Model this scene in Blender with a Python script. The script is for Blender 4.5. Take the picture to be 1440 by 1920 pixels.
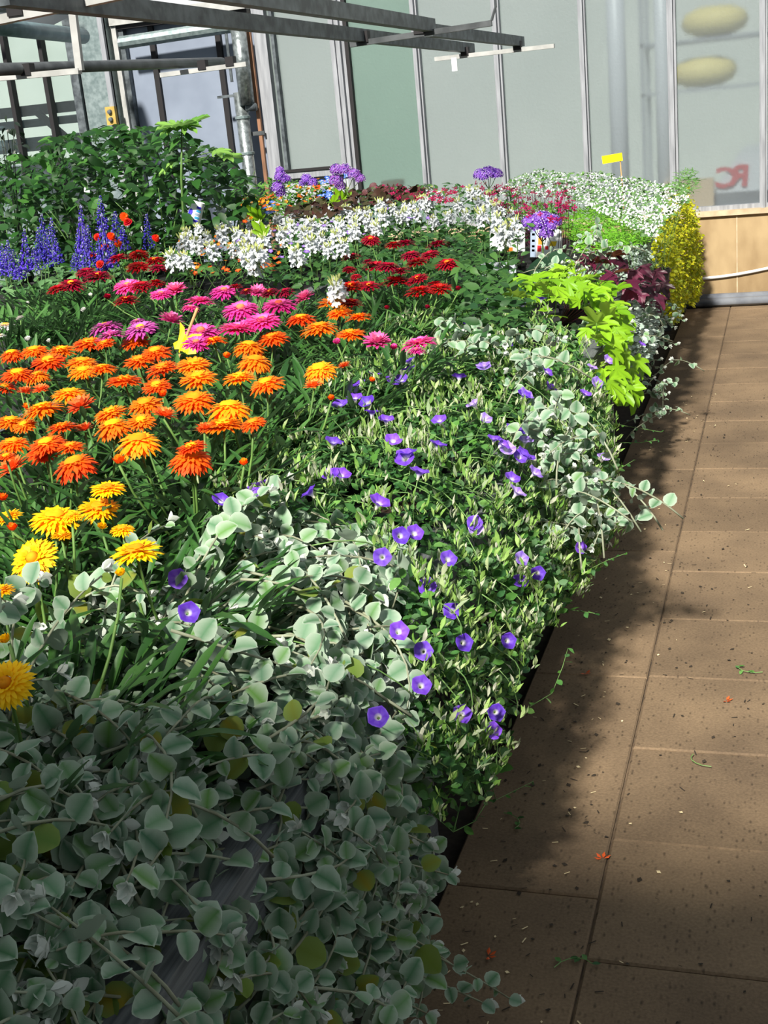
import bpy, math, random
import numpy as np
from mathutils import Vector, Matrix

for _o in list(bpy.data.objects):
    bpy.data.objects.remove(_o)
SC = bpy.context.scene
COL = SC.collection
rnd = random.Random(11)
PI = math.pi

# ------------------------------------------------------------------ camera
CAM_H = 1.5
FPX = 2310.0
def _basis(yaw, pitch, roll):
    F = Vector((-math.sin(yaw) * math.cos(pitch), math.cos(yaw) * math.cos(pitch), -math.sin(pitch)))
    R = Vector((math.cos(yaw), math.sin(yaw), 0)); U = R.cross(F)
    return R * math.cos(roll) + U * math.sin(roll), U * math.cos(roll) - R * math.sin(roll), F
CR, CU, CF = _basis(math.radians(18.67), math.radians(17.5), math.radians(-5.57))
cam = bpy.data.cameras.new('camera')
cam.sensor_fit = 'VERTICAL'
cam.sensor_height = 36.0
cam.lens = FPX / 1920.0 * 36.0
cam.clip_start = .05
cam_o = bpy.data.objects.new('camera', cam)
COL.objects.link(cam_o)
_m = Matrix.Identity(4)
for _i in range(3):
    _m[_i][0] = CR[_i]; _m[_i][1] = CU[_i]; _m[_i][2] = -CF[_i]
_m[2][3] = CAM_H
cam_o.matrix_world = _m
SC.camera = cam_o
EYE = Vector((0, 0, CAM_H))

# ------------------------------------------------------------------ sky, sun, exposure
W = bpy.data.worlds.new('sky'); SC.world = W; W.use_nodes = True
_bg = W.node_tree.nodes['Background']
_bg.inputs[0].default_value = (.86, .93, 1.0, 1)
_bg.inputs[1].default_value = .37
sun = bpy.data.lights.new('sun', 'SUN')
sun.energy = 7.0; sun.color = (1, .95, .87); sun.angle = math.radians(4.0)
sun_o = bpy.data.objects.new('sun', sun); COL.objects.link(sun_o)
SUN_DIR = Vector((.07, .74, -.67)).normalized()
sun_o.rotation_euler = SUN_DIR.to_track_quat('-Z', 'Y').to_euler()
sun_o.location = (0, -6, 8)
vs = SC.view_settings
vs.view_transform = 'Standard'; vs.look = 'None'; vs.gamma = 1; vs.use_curve_mapping = False
vs.exposure = 0.38

# ------------------------------------------------------------------ helpers
def ray(px, py):
    return CR * ((px - 720) / FPX) - CU * ((py - 960) / FPX) + CF
def atz(px, py, z):
    d = ray(px, py); return EYE + d * ((z - CAM_H) / d.z)
def aty(px, py, y):
    d = ray(px, py); return EYE + d * (y / d.y)
def atzc(px, py, z, ymax=8.85):
    p = atz(px, py, z)
    return p if 0 < p.y < ymax else aty(px, py, ymax - rnd.random() * .4)
def atx(px, py, x):
    d = ray(px, py); return EYE + d * (x / d.x)
def proj(p):
    v = Vector(p) - EYE; z = v.dot(CF)
    return 720 + FPX * v.dot(CR) / z, 960 - FPX * v.dot(CU) / z
def inpoly(p, poly):
    x, y = p; c = False; j = len(poly) - 1
    for i in range(len(poly)):
        xi, yi = poly[i]; xj, yj = poly[j]
        if (yi > y) != (yj > y) and x < (xj - xi) * (y - yi) / (yj - yi) + xi: c = not c
        j = i
    return c
def rv(a=1.0):
    return Vector((rnd.uniform(-a, a), rnd.uniform(-a, a), rnd.uniform(-a, a)))
def frame(pos, d, n, s=1.0):
    d = Vector(d).normalized(); n = Vector(n)
    x = d.cross(n)
    if x.length < 1e-4: x = d.cross(Vector((1, .3, .2)))
    x.normalize(); n = x.cross(d)
    if isinstance(s, (int, float)): s = (s, s, s)
    m = Matrix.Identity(4)
    for i in range(3):
        m[i][0] = x[i] * s[0]; m[i][1] = d[i] * s[1]; m[i][2] = n[i] * s[2]; m[i][3] = pos[i]
    return m

# ---- materials
def _lin(c):
    return tuple(((v / 255) / 12.92 if v / 255 <= .04045 else ((v / 255 + .055) / 1.055) ** 2.4) for v in c) + (1,)
MATS = {}
def nodes(name):
    m = bpy.data.materials.new(name); m.use_nodes = True
    nt = m.node_tree; nt.nodes.clear(); MATS[name] = m
    out = nt.nodes.new('ShaderNodeOutputMaterial')
    return m, nt, out
def N(nt, t, **kw):
    n = nt.nodes.new(t)
    for k, v in kw.items(): setattr(n, k, v)
    return n
def L(nt, a, b): nt.links.new(a, b)
def rand_val(nt):
    g = N(nt, 'ShaderNodeNewGeometry'); o = N(nt, 'ShaderNodeObjectInfo')
    a = N(nt, 'ShaderNodeMath', operation='ADD'); f = N(nt, 'ShaderNodeMath', operation='FRACT')
    L(nt, g.outputs['Random Per Island'], a.inputs[0]); L(nt, o.outputs['Random'], a.inputs[1]); L(nt, a.outputs[0], f.inputs[0])
    return f.outputs[0], g
def leafmat(name, cols, back=None, rough=.5, trans=.3, spec=.3, sheen=0, rim=None, ramp=None):
    """foliage or petals: colour chosen per piece along a ramp of sRGB colours"""
    m, nt, out = nodes(name)
    r, g = rand_val(nt)
    cr = N(nt, 'ShaderNodeValToRGB'); el = cr.color_ramp.elements
    while len(el) < len(cols): el.new(.5)
    for i, c in enumerate(cols):
        el[i].position = (ramp[i] if ramp else i / max(1, len(cols) - 1)); el[i].color = _lin(c)
    L(nt, r, cr.inputs[0]); col = cr.outputs[0]
    if rim:
        at = N(nt, 'ShaderNodeAttribute', attribute_name='Rim')
        mx = N(nt, 'ShaderNodeMix', data_type='RGBA'); mx.inputs['B'].default_value = _lin(rim)
        L(nt, at.outputs['Fac'], mx.inputs['Factor']); L(nt, col, mx.inputs['A']); col = mx.outputs['Result']
    no = N(nt, 'ShaderNodeTexNoise'); no.inputs['Scale'].default_value = 90
    hv = N(nt, 'ShaderNodeHueSaturation'); mr = N(nt, 'ShaderNodeMapRange')
    mr.inputs['To Min'].default_value = .8; mr.inputs['To Max'].default_value = 1.2
    L(nt, no.outputs['Fac'], mr.inputs['Value']); L(nt, mr.outputs[0], hv.inputs['Value']); L(nt, col, hv.inputs['Color']); col = hv.outputs[0]
    if back:
        mb = N(nt, 'ShaderNodeMix', data_type='RGBA'); mb.inputs['B'].default_value = _lin(back)
        L(nt, g.outputs['Backfacing'], mb.inputs['Factor']); L(nt, col, mb.inputs['A']); col = mb.outputs['Result']
    p = N(nt, 'ShaderNodeBsdfPrincipled'); p.inputs['Roughness'].default_value = rough
    p.inputs['Specular IOR Level'].default_value = spec
    if sheen: p.inputs['Sheen Weight'].default_value = sheen; p.inputs['Sheen Roughness'].default_value = .4
    L(nt, col, p.inputs['Base Color'])
    t = N(nt, 'ShaderNodeBsdfTranslucent'); L(nt, col, t.inputs['Color'])
    mx = N(nt, 'ShaderNodeMixShader'); mx.inputs[0].default_value = trans
    L(nt, p.outputs[0], mx.inputs[1]); L(nt, t.outputs[0], mx.inputs[2]); L(nt, mx.outputs[0], out.inputs[0])
    return m
def petalmat(name, trans=.3, rough=.55, var=.06):
    """petals coloured by their own pigment attribute, a little different per flower"""
    m, nt, out = nodes(name)
    at = N(nt, 'ShaderNodeAttribute', attribute_name='Col')
    o = N(nt, 'ShaderNodeObjectInfo'); hv = N(nt, 'ShaderNodeHueSaturation')
    a = N(nt, 'ShaderNodeMapRange'); a.inputs['To Min'].default_value = .5 - var / 2; a.inputs['To Max'].default_value = .5 + var / 2
    b = N(nt, 'ShaderNodeMapRange'); b.inputs['To Min'].default_value = .85; b.inputs['To Max'].default_value = 1.15
    L(nt, o.outputs['Random'], a.inputs[0]); L(nt, o.outputs['Random'], b.inputs[0])
    L(nt, a.outputs[0], hv.inputs['Hue']); L(nt, b.outputs[0], hv.inputs['Value']); L(nt, at.outputs['Color'], hv.inputs['Color'])
    p = N(nt, 'ShaderNodeBsdfPrincipled'); p.inputs['Roughness'].default_value = rough; p.inputs['Specular IOR Level'].default_value = .25
    L(nt, hv.outputs[0], p.inputs['Base Color'])
    t = N(nt, 'ShaderNodeBsdfTranslucent'); L(nt, hv.outputs[0], t.inputs['Color'])
    mx = N(nt, 'ShaderNodeMixShader'); mx.inputs[0].default_value = trans
    L(nt, p.outputs[0], mx.inputs[1]); L(nt, t.outputs[0], mx.inputs[2]); L(nt, mx.outputs[0], out.inputs[0])
    return m
def solid(name, c, rough=.6, metal=0, noise=0, scale=8, c2=None, bump=0, stretch=(1, 1, 1), spec=.4, objrand=0, detail=6):
    m, nt, out = nodes(name)
    p = N(nt, 'ShaderNodeBsdfPrincipled'); p.inputs['Roughness'].default_value = rough; p.inputs['Metallic'].default_value = metal
    p.inputs['Specular IOR Level'].default_value = spec
    p.inputs['Base Color'].default_value = _lin(c)
    L(nt, p.outputs[0], out.inputs[0])
    if c2 or bump or objrand:
        tc = N(nt, 'ShaderNodeTexCoord'); mp = N(nt, 'ShaderNodeMapping'); mp.inputs['Scale'].default_value = stretch
        L(nt, tc.outputs['Object'], mp.inputs[0])
        no = N(nt, 'ShaderNodeTexNoise'); no.inputs['Scale'].default_value = scale; no.inputs['Detail'].default_value = detail
        L(nt, mp.outputs[0], no.inputs['Vector'])
        mx = N(nt, 'ShaderNodeMix', data_type='RGBA'); mx.inputs['A'].default_value = _lin(c); mx.inputs['B'].default_value = _lin(c2 or c)
        st = N(nt, 'ShaderNodeMapRange'); st.inputs['From Min'].default_value = .35; st.inputs['From Max'].default_value = .65
        L(nt, no.outputs['Fac'], st.inputs[0]); L(nt, st.outputs[0], mx.inputs['Factor'])
        col = mx.outputs['Result']
        if objrand:
            o = N(nt, 'ShaderNodeObjectInfo'); hv = N(nt, 'ShaderNodeHueSaturation'); b = N(nt, 'ShaderNodeMapRange')
            b.inputs['To Min'].default_value = 1 - objrand; b.inputs['To Max'].default_value = 1 + objrand
            L(nt, o.outputs['Random'], b.inputs[0]); L(nt, b.outputs[0], hv.inputs['Value']); L(nt, col, hv.inputs['Color']); col = hv.outputs[0]
        L(nt, col, p.inputs['Base Color'])
        if bump:
            bn = N(nt, 'ShaderNodeBump'); bn.inputs['Strength'].default_value = bump; bn.inputs['Distance'].default_value = .004
            L(nt, no.outputs['Fac'], bn.inputs['Height']); L(nt, bn.outputs[0], p.inputs['Normal'])
    return m

def glassmat(name, tint, rough, haze, hazecol, bump=.25, scale=45):
    """patterned greenhouse glass: rough refraction plus a dusty scattering film"""
    m, nt, out = nodes(name)
    r = N(nt, 'ShaderNodeBsdfRefraction'); r.inputs['Color'].default_value = _lin(tint); r.inputs['Roughness'].default_value = rough; r.inputs['IOR'].default_value = 1.03
    gl = N(nt, 'ShaderNodeBsdfGlossy'); gl.inputs['Roughness'].default_value = .25
    df = N(nt, 'ShaderNodeBsdfDiffuse'); df.inputs['Color'].default_value = _lin(hazecol)
    tr = N(nt, 'ShaderNodeBsdfTranslucent'); tr.inputs['Color'].default_value = _lin(hazecol)
    tc = N(nt, 'ShaderNodeTexCoord'); no = N(nt, 'ShaderNodeTexNoise'); no.inputs['Scale'].default_value = scale; no.inputs['Detail'].default_value = 3
    L(nt, tc.outputs['Object'], no.inputs['Vector'])
    bn = N(nt, 'ShaderNodeBump'); bn.inputs['Strength'].default_value = bump; bn.inputs['Distance'].default_value = .01
    L(nt, no.outputs['Fac'], bn.inputs['Height'])
    for s in (r, gl, df): L(nt, bn.outputs[0], s.inputs['Normal'])
    a = N(nt, 'ShaderNodeMixShader'); a.inputs[0].default_value = .45; L(nt, df.outputs[0], a.inputs[1]); L(nt, tr.outputs[0], a.inputs[2])
    b = N(nt, 'ShaderNodeMixShader'); b.inputs[0].default_value = haze; L(nt, r.outputs[0], b.inputs[1]); L(nt, a.outputs[0], b.inputs[2])
    c = N(nt, 'ShaderNodeMixShader'); c.inputs[0].default_value = .04; L(nt, b.outputs[0], c.inputs[1]); L(nt, gl.outputs[0], c.inputs[2])
    L(nt, c.outputs[0], out.inputs[0])
    return m

# ---- mesh building
class MB:
    def __init__(s): s.v = []; s.f = []; s.c = []
    def add(s, vs, fs, col=None):
        o = len(s.v); s.v += [tuple(v) for v in vs]; s.f += [tuple(i + o for i in f) for f in fs]
        s.c += [col] * len(vs) if not isinstance(col, list) else col
        return s
    def box(s, a, b, col=None):
        (x0, y0, z0), (x1, y1, z1) = a, b
        return s.add([(x0, y0, z0), (x1, y0, z0), (x1, y1, z0), (x0, y1, z0), (x0, y0, z1), (x1, y0, z1), (x1, y1, z1), (x0, y1, z1)],
              [(0, 3, 2, 1), (4, 5, 6, 7), (0, 1, 5, 4), (1, 2, 6, 5), (2, 3, 7, 6), (3, 0, 4, 7)], col)
    def bar(s, a, b, w, h, up=(0, 0, 1), col=None):
        a = Vector(a); b = Vector(b); d = (b - a).normalized(); x = d.cross(Vector(up)).normalized(); u = x.cross(d)
        vs = [p + x * (w / 2 * i) + u * (h / 2 * j) for p in (a, b) for i, j in ((-1, -1), (1, -1), (1, 1), (-1, 1))]
        return s.add(vs, [(3, 2, 1, 0), (4, 5, 6, 7), (0, 1, 5, 4), (1, 2, 6, 5), (2, 3, 7, 6), (3, 0, 4, 7)], col)
    def tube(s, pts, r, n=6, col=None, cap=True):
        pts = [Vector(p) for p in pts]; rs = r if isinstance(r, (list, tuple)) else [r] * len(pts)
        vs = []; fs = []; x = None
        for i, p in enumerate(pts):
            d = (pts[min(i + 1, len(pts) - 1)] - pts[max(i - 1, 0)]).normalized()
            if x is None:
                x = d.cross(Vector((0, 0, 1)))
                if x.length < .05: x = d.cross(Vector((1, 0, 0)))
            x = (x - d * x.dot(d)).normalized(); y = d.cross(x)
            for k in range(n):
                a = 2 * PI * k / n; vs.append(p + (x * math.cos(a) + y * math.sin(a)) * rs[i])
        for i in range(len(pts) - 1):
            for k in range(n): fs.append((i * n + k, i * n + (k + 1) % n, (i + 1) * n + (k + 1) % n, (i + 1) * n + k))
        if cap: fs.append(tuple(range(n - 1, -1, -1))); fs.append(tuple((len(pts) - 1) * n + k for k in range(n)))
        return s.add(vs, fs, col)
    def lathe(s, prof, n=16, col=None, c=(0, 0, 0)):
        vs = []; fs = []
        for r, z in prof:
            for k in range(n): a = 2 * PI * k / n; vs.append((c[0] + r * math.cos(a), c[1] + r * math.sin(a), c[2] + z))
        for i in range(len(prof) - 1):
            for k in range(n): fs.append((i * n + k, i * n + (k + 1) % n, (i + 1) * n + (k + 1) % n, (i + 1) * n + k))
        return s.add(vs, fs, col)
    def xf(s, m):
        s.v = [tuple(m @ Vector(v)) for v in s.v]; return s
    def mesh(s, name, mat, smooth=True, rim=None):
        me = bpy.data.meshes.new(name); me.from_pydata(s.v, [], s.f); me.materials.append(mat)
        if smooth: me.polygons.foreach_set('use_smooth', [True] * len(me.polygons))
        if any(c is not None for c in s.c):
            at = me.attributes.new('Col', 'FLOAT_COLOR', 'POINT')
            at.data.foreach_set('color', [x for c in s.c for x in _lin(c or (255, 255, 255))])
        if rim is not None:
            at = me.attributes.new('Rim', 'FLOAT', 'POINT'); at.data.foreach_set('value', rim)
        me.update(); return me

def obj(name, me, parent=None, mw=None, **props):
    o = bpy.data.objects.new(name, me); COL.objects.link(o)
    if parent is not None:
        o.parent = parent
        m = mw.copy() if mw is not None else Matrix.Identity(4)
        if mw is not None: m.translation = mw.translation - wloc(parent)
        o.matrix_basis = m
    elif mw is not None: o.matrix_basis = mw
    for k, v in props.items(): o[k] = v
    return o
def wloc(o):
    t = o.matrix_basis.translation.copy()
    while o.parent: o = o.parent; t += o.matrix_basis.translation
    return t
def built(name, mb, mat, parent=None, smooth=False, origin=None, **props):
    """mesh given in world coordinates, stored about its own origin"""
    if origin is None:
        origin = Vector(tuple((min(v[i] for v in mb.v) + max(v[i] for v in mb.v)) / 2 for i in range(3)))
        origin.z = min(v[2] for v in mb.v)
    origin = Vector(origin)
    mb.v = [(v[0] - origin.x, v[1] - origin.y, v[2] - origin.z) for v in mb.v]
    return obj(name, mb.mesh(name, mat, smooth), parent, Matrix.Translation(origin), **props)
def thing(name, loc, label, cat, group=None, kind=None):
    o = bpy.data.objects.new(name, None); COL.objects.link(o); o.location = loc; o.matrix_basis = Matrix.Translation(loc)
    o.empty_display_size = .05
    o['label'] = label; o['category'] = cat
    if group: o['group'] = group
    if kind: o['kind'] = kind
    return o
def joined(name, bases, mats_, mat, parent, **props):
    """many tiny pieces joined into one mesh; bases = list of (verts, tris, cols or None, rim or None), mats_ = [(base index, Matrix)]"""
    V = []; Fc = []; C = []; R = []; off = 0
    org = np.array(wloc(parent)) if parent is not None else np.zeros(3)
    for bi, m in mats_:
        v, f, c, r = bases[bi]
        M = np.array(m)
        V.append(v @ M[:3, :3].T + M[:3, 3] - org); Fc.append(f + off); off += len(v)
        if c is not None: C.append(c)
        if r is not None: R.append(r)
    if not V: return None
    V = np.concatenate(V); Fc = np.concatenate(Fc)
    me = bpy.data.meshes.new(name)
    me.vertices.add(len(V)); me.vertices.foreach_set('co', V.astype(np.float32).ravel())
    nf = len(Fc); me.loops.add(nf * 3); me.polygons.add(nf)
    me.loops.foreach_set('vertex_index', Fc.astype(np.int32).ravel())
    me.polygons.foreach_set('loop_start', np.arange(0, nf * 3, 3, dtype=np.int32))
    me.polygons.foreach_set('use_smooth', np.ones(nf, bool))
    me.materials.append(mat); me.update(calc_edges=True)
    if C:
        at = me.attributes.new('Col', 'FLOAT_COLOR', 'POINT'); at.data.foreach_set('color', np.concatenate(C).astype(np.float32).ravel())
    if R:
        at = me.attributes.new('Rim', 'FLOAT', 'POINT'); at.data.foreach_set('value', np.concatenate(R).astype(np.float32))
    return obj(name, me, parent, Matrix.Translation(wloc(parent)) if parent is not None else None, kind='stuff', **props)
def base_of(mb, rim=None):
    tris = []
    for f in mb.f:
        for i in range(1, len(f) - 1): tris.append((f[0], f[i], f[i + 1]))
    c = None
    if any(x is not None for x in mb.c): c = np.array([_lin(x or (255, 255, 255)) for x in mb.c])
    return (np.array(mb.v, float), np.array(tris), c, np.array(rim) if rim is not None else None)

# ------------------------------------------------------------------ materials of the place
def slabmat():
    m, nt, out = nodes('paving_concrete')
    tc = N(nt, 'ShaderNodeNewGeometry'); o = N(nt, 'ShaderNodeObjectInfo')
    n1 = N(nt, 'ShaderNodeTexNoise'); n1.inputs['Scale'].default_value = 3.2; n1.inputs['Detail'].default_value = 8
    n2 = N(nt, 'ShaderNodeTexNoise'); n2.inputs['Scale'].default_value = 160; n2.inputs['Detail'].default_value = 4
    mp = N(nt, 'ShaderNodeMapping'); mp.inputs['Scale'].default_value = (90, 42, 1)
    n3 = N(nt, 'ShaderNodeTexVoronoi'); n3.inputs['Scale'].default_value = 1.0; n3.inputs['Randomness'].default_value = 1
    n4 = N(nt, 'ShaderNodeTexNoise'); n4.inputs['Scale'].default_value = 1.1
    L(nt, tc.outputs['Position'], n1.inputs['Vector']); L(nt, tc.outputs['Position'], n2.inputs['Vector']); L(nt, tc.outputs['Position'], mp.inputs[0]); L(nt, mp.outputs[0], n3.inputs['Vector']); L(nt, tc.outputs['Position'], n4.inputs['Vector'])
    cr = N(nt, 'ShaderNodeValToRGB'); e = cr.color_ramp.elements
    e[0].position = .3; e[0].color = _lin((98, 82, 64)); e[1].position = .7; e[1].color = _lin((126, 106, 82))
    L(nt, n1.outputs['Fac'], cr.inputs[0])
    hv = N(nt, 'ShaderNodeHueSaturation'); b = N(nt, 'ShaderNodeMapRange'); b.inputs['To Min'].default_value = .88; b.inputs['To Max'].default_value = 1.1
    L(nt, o.outputs['Random'], b.inputs[0])
    b2 = N(nt, 'ShaderNodeMapRange'); b2.inputs['From Min'].default_value = .3; b2.inputs['From Max'].default_value = .7; b2.inputs['To Min'].default_value = .82; b2.inputs['To Max'].default_value = 1.15
    L(nt, n2.outputs['Fac'], b2.inputs[0])
    mu = N(nt, 'ShaderNodeMath', operation='MULTIPLY'); L(nt, b.outputs[0], mu.inputs[0]); L(nt, b2.outputs[0], mu.inputs[1])
    # dirt pits, thicker in some places
    pit = N(nt, 'ShaderNodeMapRange'); pit.inputs['From Min'].default_value = .0; pit.inputs['From Max'].default_value = .36; pit.inputs['To Min'].default_value = .3; pit.inputs['To Max'].default_value = 1
    L(nt, n3.outputs['Distance'], pit.inputs[0])
    gate = N(nt, 'ShaderNodeMapRange'); gate.inputs['From Min'].default_value = .45; gate.inputs['From Max'].default_value = .7
    sep = N(nt, 'ShaderNodeSeparateColor'); L(nt, n3.outputs['Color'], sep.inputs[0]); L(nt, sep.outputs[0], gate.inputs[0])
    pm = N(nt, 'ShaderNodeMix', data_type='FLOAT'); pm.inputs['A'].default_value = 1
    L(nt, gate.outputs[0], pm.inputs['Factor']); L(nt, pit.outputs[0], pm.inputs['B'])
    mu2 = N(nt, 'ShaderNodeMath', operation='MULTIPLY'); L(nt, mu.outputs[0], mu2.inputs[0]); L(nt, pm.outputs['Result'], mu2.inputs[1])
    L(nt, mu2.outputs[0], hv.inputs['Value']); L(nt, cr.outputs[0], hv.inputs['Color'])
    p = N(nt, 'ShaderNodeBsdfPrincipled'); p.inputs['Roughness'].default_value = .85; p.inputs['Specular IOR Level'].default_value = .25
    bn = N(nt, 'ShaderNodeBump'); bn.inputs['Strength'].default_value = .35; bn.inputs['Distance'].default_value = .003
    L(nt, n2.outputs['Fac'], bn.inputs['Height']); L(nt, bn.outputs[0], p.inputs['Normal'])
    L(nt, hv.outputs[0], p.inputs['Base Color']); L(nt, p.outputs[0], out.inputs[0])
    return m
M_slab = slabmat()
M_soilfloor = solid('floor_earth', (58, 50, 42), .95, c2=(36, 30, 26), scale=30, bump=.6)
M_sand = solid('joint_sand', (104, 86, 66), .95, c2=(62, 52, 42), scale=22)
M_plaster = solid('wall_plaster', (166, 144, 108), .9, c2=(136, 114, 82), scale=5, bump=.25, stretch=(1, 1, .5))
M_cap = solid('wall_cap_concrete', (196, 176, 146), .85, c2=(166, 146, 118), scale=12, bump=.2)
M_alu = solid('aluminium_bar', (158, 161, 166), .5, .25, c2=(132, 135, 140), scale=40, stretch=(1, 1, .1))
M_galv = solid('galvanised_steel', (146, 160, 160), .45, .5, c2=(112, 128, 128), scale=26)
M_darksteel = solid('dark_steel', (104, 112, 116), .5, .3, c2=(62, 68, 72), scale=20)
M_tubegrey = solid('grey_tube_steel', (96, 100, 102), .45, .4, c2=(70, 74, 76), scale=14)
M_pipegreen = solid('painted_pipe', (112, 134, 140), .45, .1, c2=(86, 108, 114), scale=10)
M_copper = solid('copper_strip', (176, 128, 98), .5, .3, c2=(120, 90, 70), scale=14, stretch=(1, 1, .2))
M_black = solid('black_gasket', (26, 24, 26), .6)
M_whitebar = solid('white_painted_bar', (176, 177, 174), .5, c2=(152, 153, 150), scale=12)
M_panel = solid('blue_grey_panel', (128, 138, 154), .55, c2=(112, 122, 138), scale=2.5)
M_panel2 = solid('pale_grey_panel', (172, 176, 180), .6, c2=(154, 160, 166), scale=3)
M_foil = solid('foil_pipe_wrap', (170, 178, 178), .3, .75, c2=(110, 118, 118), scale=30, bump=.7)
M_glass = glassmat('ribbed_glass', (212, 218, 220), .30, .36, (150, 156, 160))
M_glass_green = glassmat('greenish_glass', (196, 212, 208), .28, .40, (128, 146, 142))
M_glass_clear = glassmat('hazy_glass', (214, 222, 222), .02, .10, (150, 160, 160), .03)
M_wood = solid('weathered_wood', (104, 108, 108), .85, c2=(72, 76, 78), scale=14, bump=.5, stretch=(9, .35, 9), objrand=.12)
M_bench_mat = solid('bench_felt', (34, 36, 34), .95, c2=(22, 22, 22), scale=30)
M_plastic = solid('black_plastic', (24, 24, 26), .45)
M_peat = solid('peat', (62, 40, 24), .95, c2=(32, 22, 14), scale=60, bump=.8)
M_yardground = solid('yard_paving', (176, 180, 174), .9, c2=(160, 164, 158), scale=1.5)
M_yardwall = solid('yard_rendered_wall', (214, 218, 210), .9, c2=(200, 206, 198), scale=.6)
M_greypipe = solid('grey_plastic_pipe', (120, 124, 130), .4, c2=(96, 100, 108), scale=8)
M_whitecable = solid('white_cable', (222, 222, 218), .5)
M_yellow = solid('yellow_plastic', (246, 218, 14), .4)
M_cane = solid('bamboo_cane', (206, 162, 108), .7, c2=(178, 132, 84), scale=20, stretch=(1, 1, .2))
M_greycard = solid('grey_card', (168, 174, 182), .6)
M_card = solid('white_card', (236, 238, 240), .5)
M_boxyellow = solid('switch_yellow', (186, 160, 84), .5, c2=(160, 134, 66), scale=20)
M_drum = solid('drum_yellow', (232, 216, 140), .6)
M_carwhite = solid('car_paint', (222, 226, 230), .35)
M_red = solid('red_lettering', (206, 26, 44), .5)
M_brick = solid('terracotta_block', (176, 128, 104), .9, c2=(156, 108, 86), scale=6)
M_beige = solid('beige_crate', (222, 192, 150), .8)
M_hedge = leafmat('yard_hedge_leaf', [(60, 96, 40), (110, 140, 70), (160, 176, 110)], rough=.6)

S = dict(kind='structure')
WY = 9.37            # inner face of the end wall
KNEE = .67

# ------------------------------------------------------------------ floor
fl = built('floor', MB().box((-6.6, -1.6, -.14), (2.6, WY + .2, -.045)), M_soilfloor, **S)
built('joint_sand', MB().box((-.645, .1, -.045), (1.29, WY, -.007)), M_sand, fl)
def slab(x0, x1, y0, y1):
    g = .0018; b = .004; t = rnd.uniform(-.0012, .0012)
    mb = MB()
    mb.add([(x0 + g, y0 + g, -.045), (x1 - g, y0 + g, -.045), (x1 - g, y1 - g, -.045), (x0 + g, y1 - g, -.045),
            (x0 + g, y0 + g, t - b), (x1 - g, y0 + g, t - b), (x1 - g, y1 - g, t - b), (x0 + g, y1 - g, t - b),
            (x0 + g + b, y0 + g + b, t), (x1 - g - b, y0 + g + b, t), (x1 - g - b, y1 - g - b, t), (x0 + g + b, y1 - g - b, t)],
           [(0, 1, 5, 4), (1, 2, 6, 5), (2, 3, 7, 6), (3, 0, 4, 7), (4, 5, 9, 8), (5, 6, 10, 9), (6, 7, 11, 10), (7, 4, 8, 11), (8, 9, 10, 11)])
    built('paving_slab', mb, M_slab, fl)
y = 2.09 - 2.0
while y < WY - .05:
    slab(-.65, -.338, y, min(y + 1.0, WY)); y += 1.0
y = 1.90 - 1.6
while y < WY - .05:
    slab(-.338, .462, y, min(y + .4, WY)); y += .4
y = .1
while y < WY - .05:
    slab(.462, 1.3, y, min(y + .8, WY)); y += .8

# ------------------------------------------------------------------ end wall: plinth, glazing
we = built('wall_end', MB().box((-3.3, WY, 0), (2.6, WY + .22, KNEE - .035)), M_plaster, **S)
built('wall_cap', MB().box((-3.3, WY - .025, KNEE - .035), (2.6, WY + .24, KNEE)), M_cap, we)
for _x in (-.30, .32, .94):       # shutter joints of the plinth
    built('joint_strip', MB().box((_x, WY - .003, .02), (_x + .008, WY + .001, KNEE - .04)), M_cap, we)
TOPZ = 2.62
MUL = [(-3.17, .075), (-2.58, .05), (-1.97, .055), (-1.35, .05), (-.73, .06), (-.115, .05), (.50, .05), (1.12, .05)]
PY = WY + .10
wn = 0
for i in range(len(MUL) - 1):
    wn += 1
    (xa, wa), (xb, wb) = MUL[i], MUL[i + 1]
    z0 = KNEE
    mb = MB()
    mb.box((xa - wa / 2, WY + .04, z0), (xa + wa / 2, WY + .10, TOPZ))
    mb.box((xa - .012, WY + .005, z0), (xa + .012, WY + .04, TOPZ))
    w = built('window_%d' % wn, mb, M_alu, **S)
    if i == 0: built('gasket', MB().box((xa + wa / 2, WY + .045, z0), (xa + wa / 2 + .028, WY + .095, TOPZ)), M_black, w)
    built('pane', MB().box((xa + .01, PY, z0), (xb - .01, PY + .005, TOPZ)), M_glass_green if i == 0 else M_glass, w)
    built('bottom_rail', MB().box((xa + wa / 2, WY + .05, z0), (xb - wb / 2, WY + .11, z0 + .03)), M_alu, w)

# framed bay with pale rim (left of the tall white mullion)
wn += 1
mb = MB(); xa, xb = -3.80, -3.21; zb = 1.19
mb.box((xa - .05, WY + .02, zb - .05), (xa + .05, WY + .09, TOPZ)); mb.box((xb - .03, WY + .02, zb - .05), (xb + .005, WY + .09, TOPZ)); mb.box((xa, WY + .02, zb - .05), (xb, WY + .09, zb))
w = built('window_%d' % wn, mb, M_alu, **S)
built('pane', MB().box((xa, PY, zb), (xb, PY + .005, TOPZ)), M_glass, w)
built('inner_bar', MB().box((xa + .085, WY + .03, zb), (xa + .11, WY + .09, TOPZ)), M_darksteel, w)
built('seal', MB().box((xa + .05, WY + .01, zb), (xb - .03, WY + .06, zb + .02)), M_black, w)
built('parapet_panel', MB().box((-3.9, WY + .06, 0), (-3.2, WY + .2, zb - .05)), M_panel2, w)
built('copper_strip', MB().bar((-3.875, WY + .0, .0), (-3.875, WY + .0, 2.37), .028, .03, (0, 1, 0)), M_copper, w)

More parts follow.
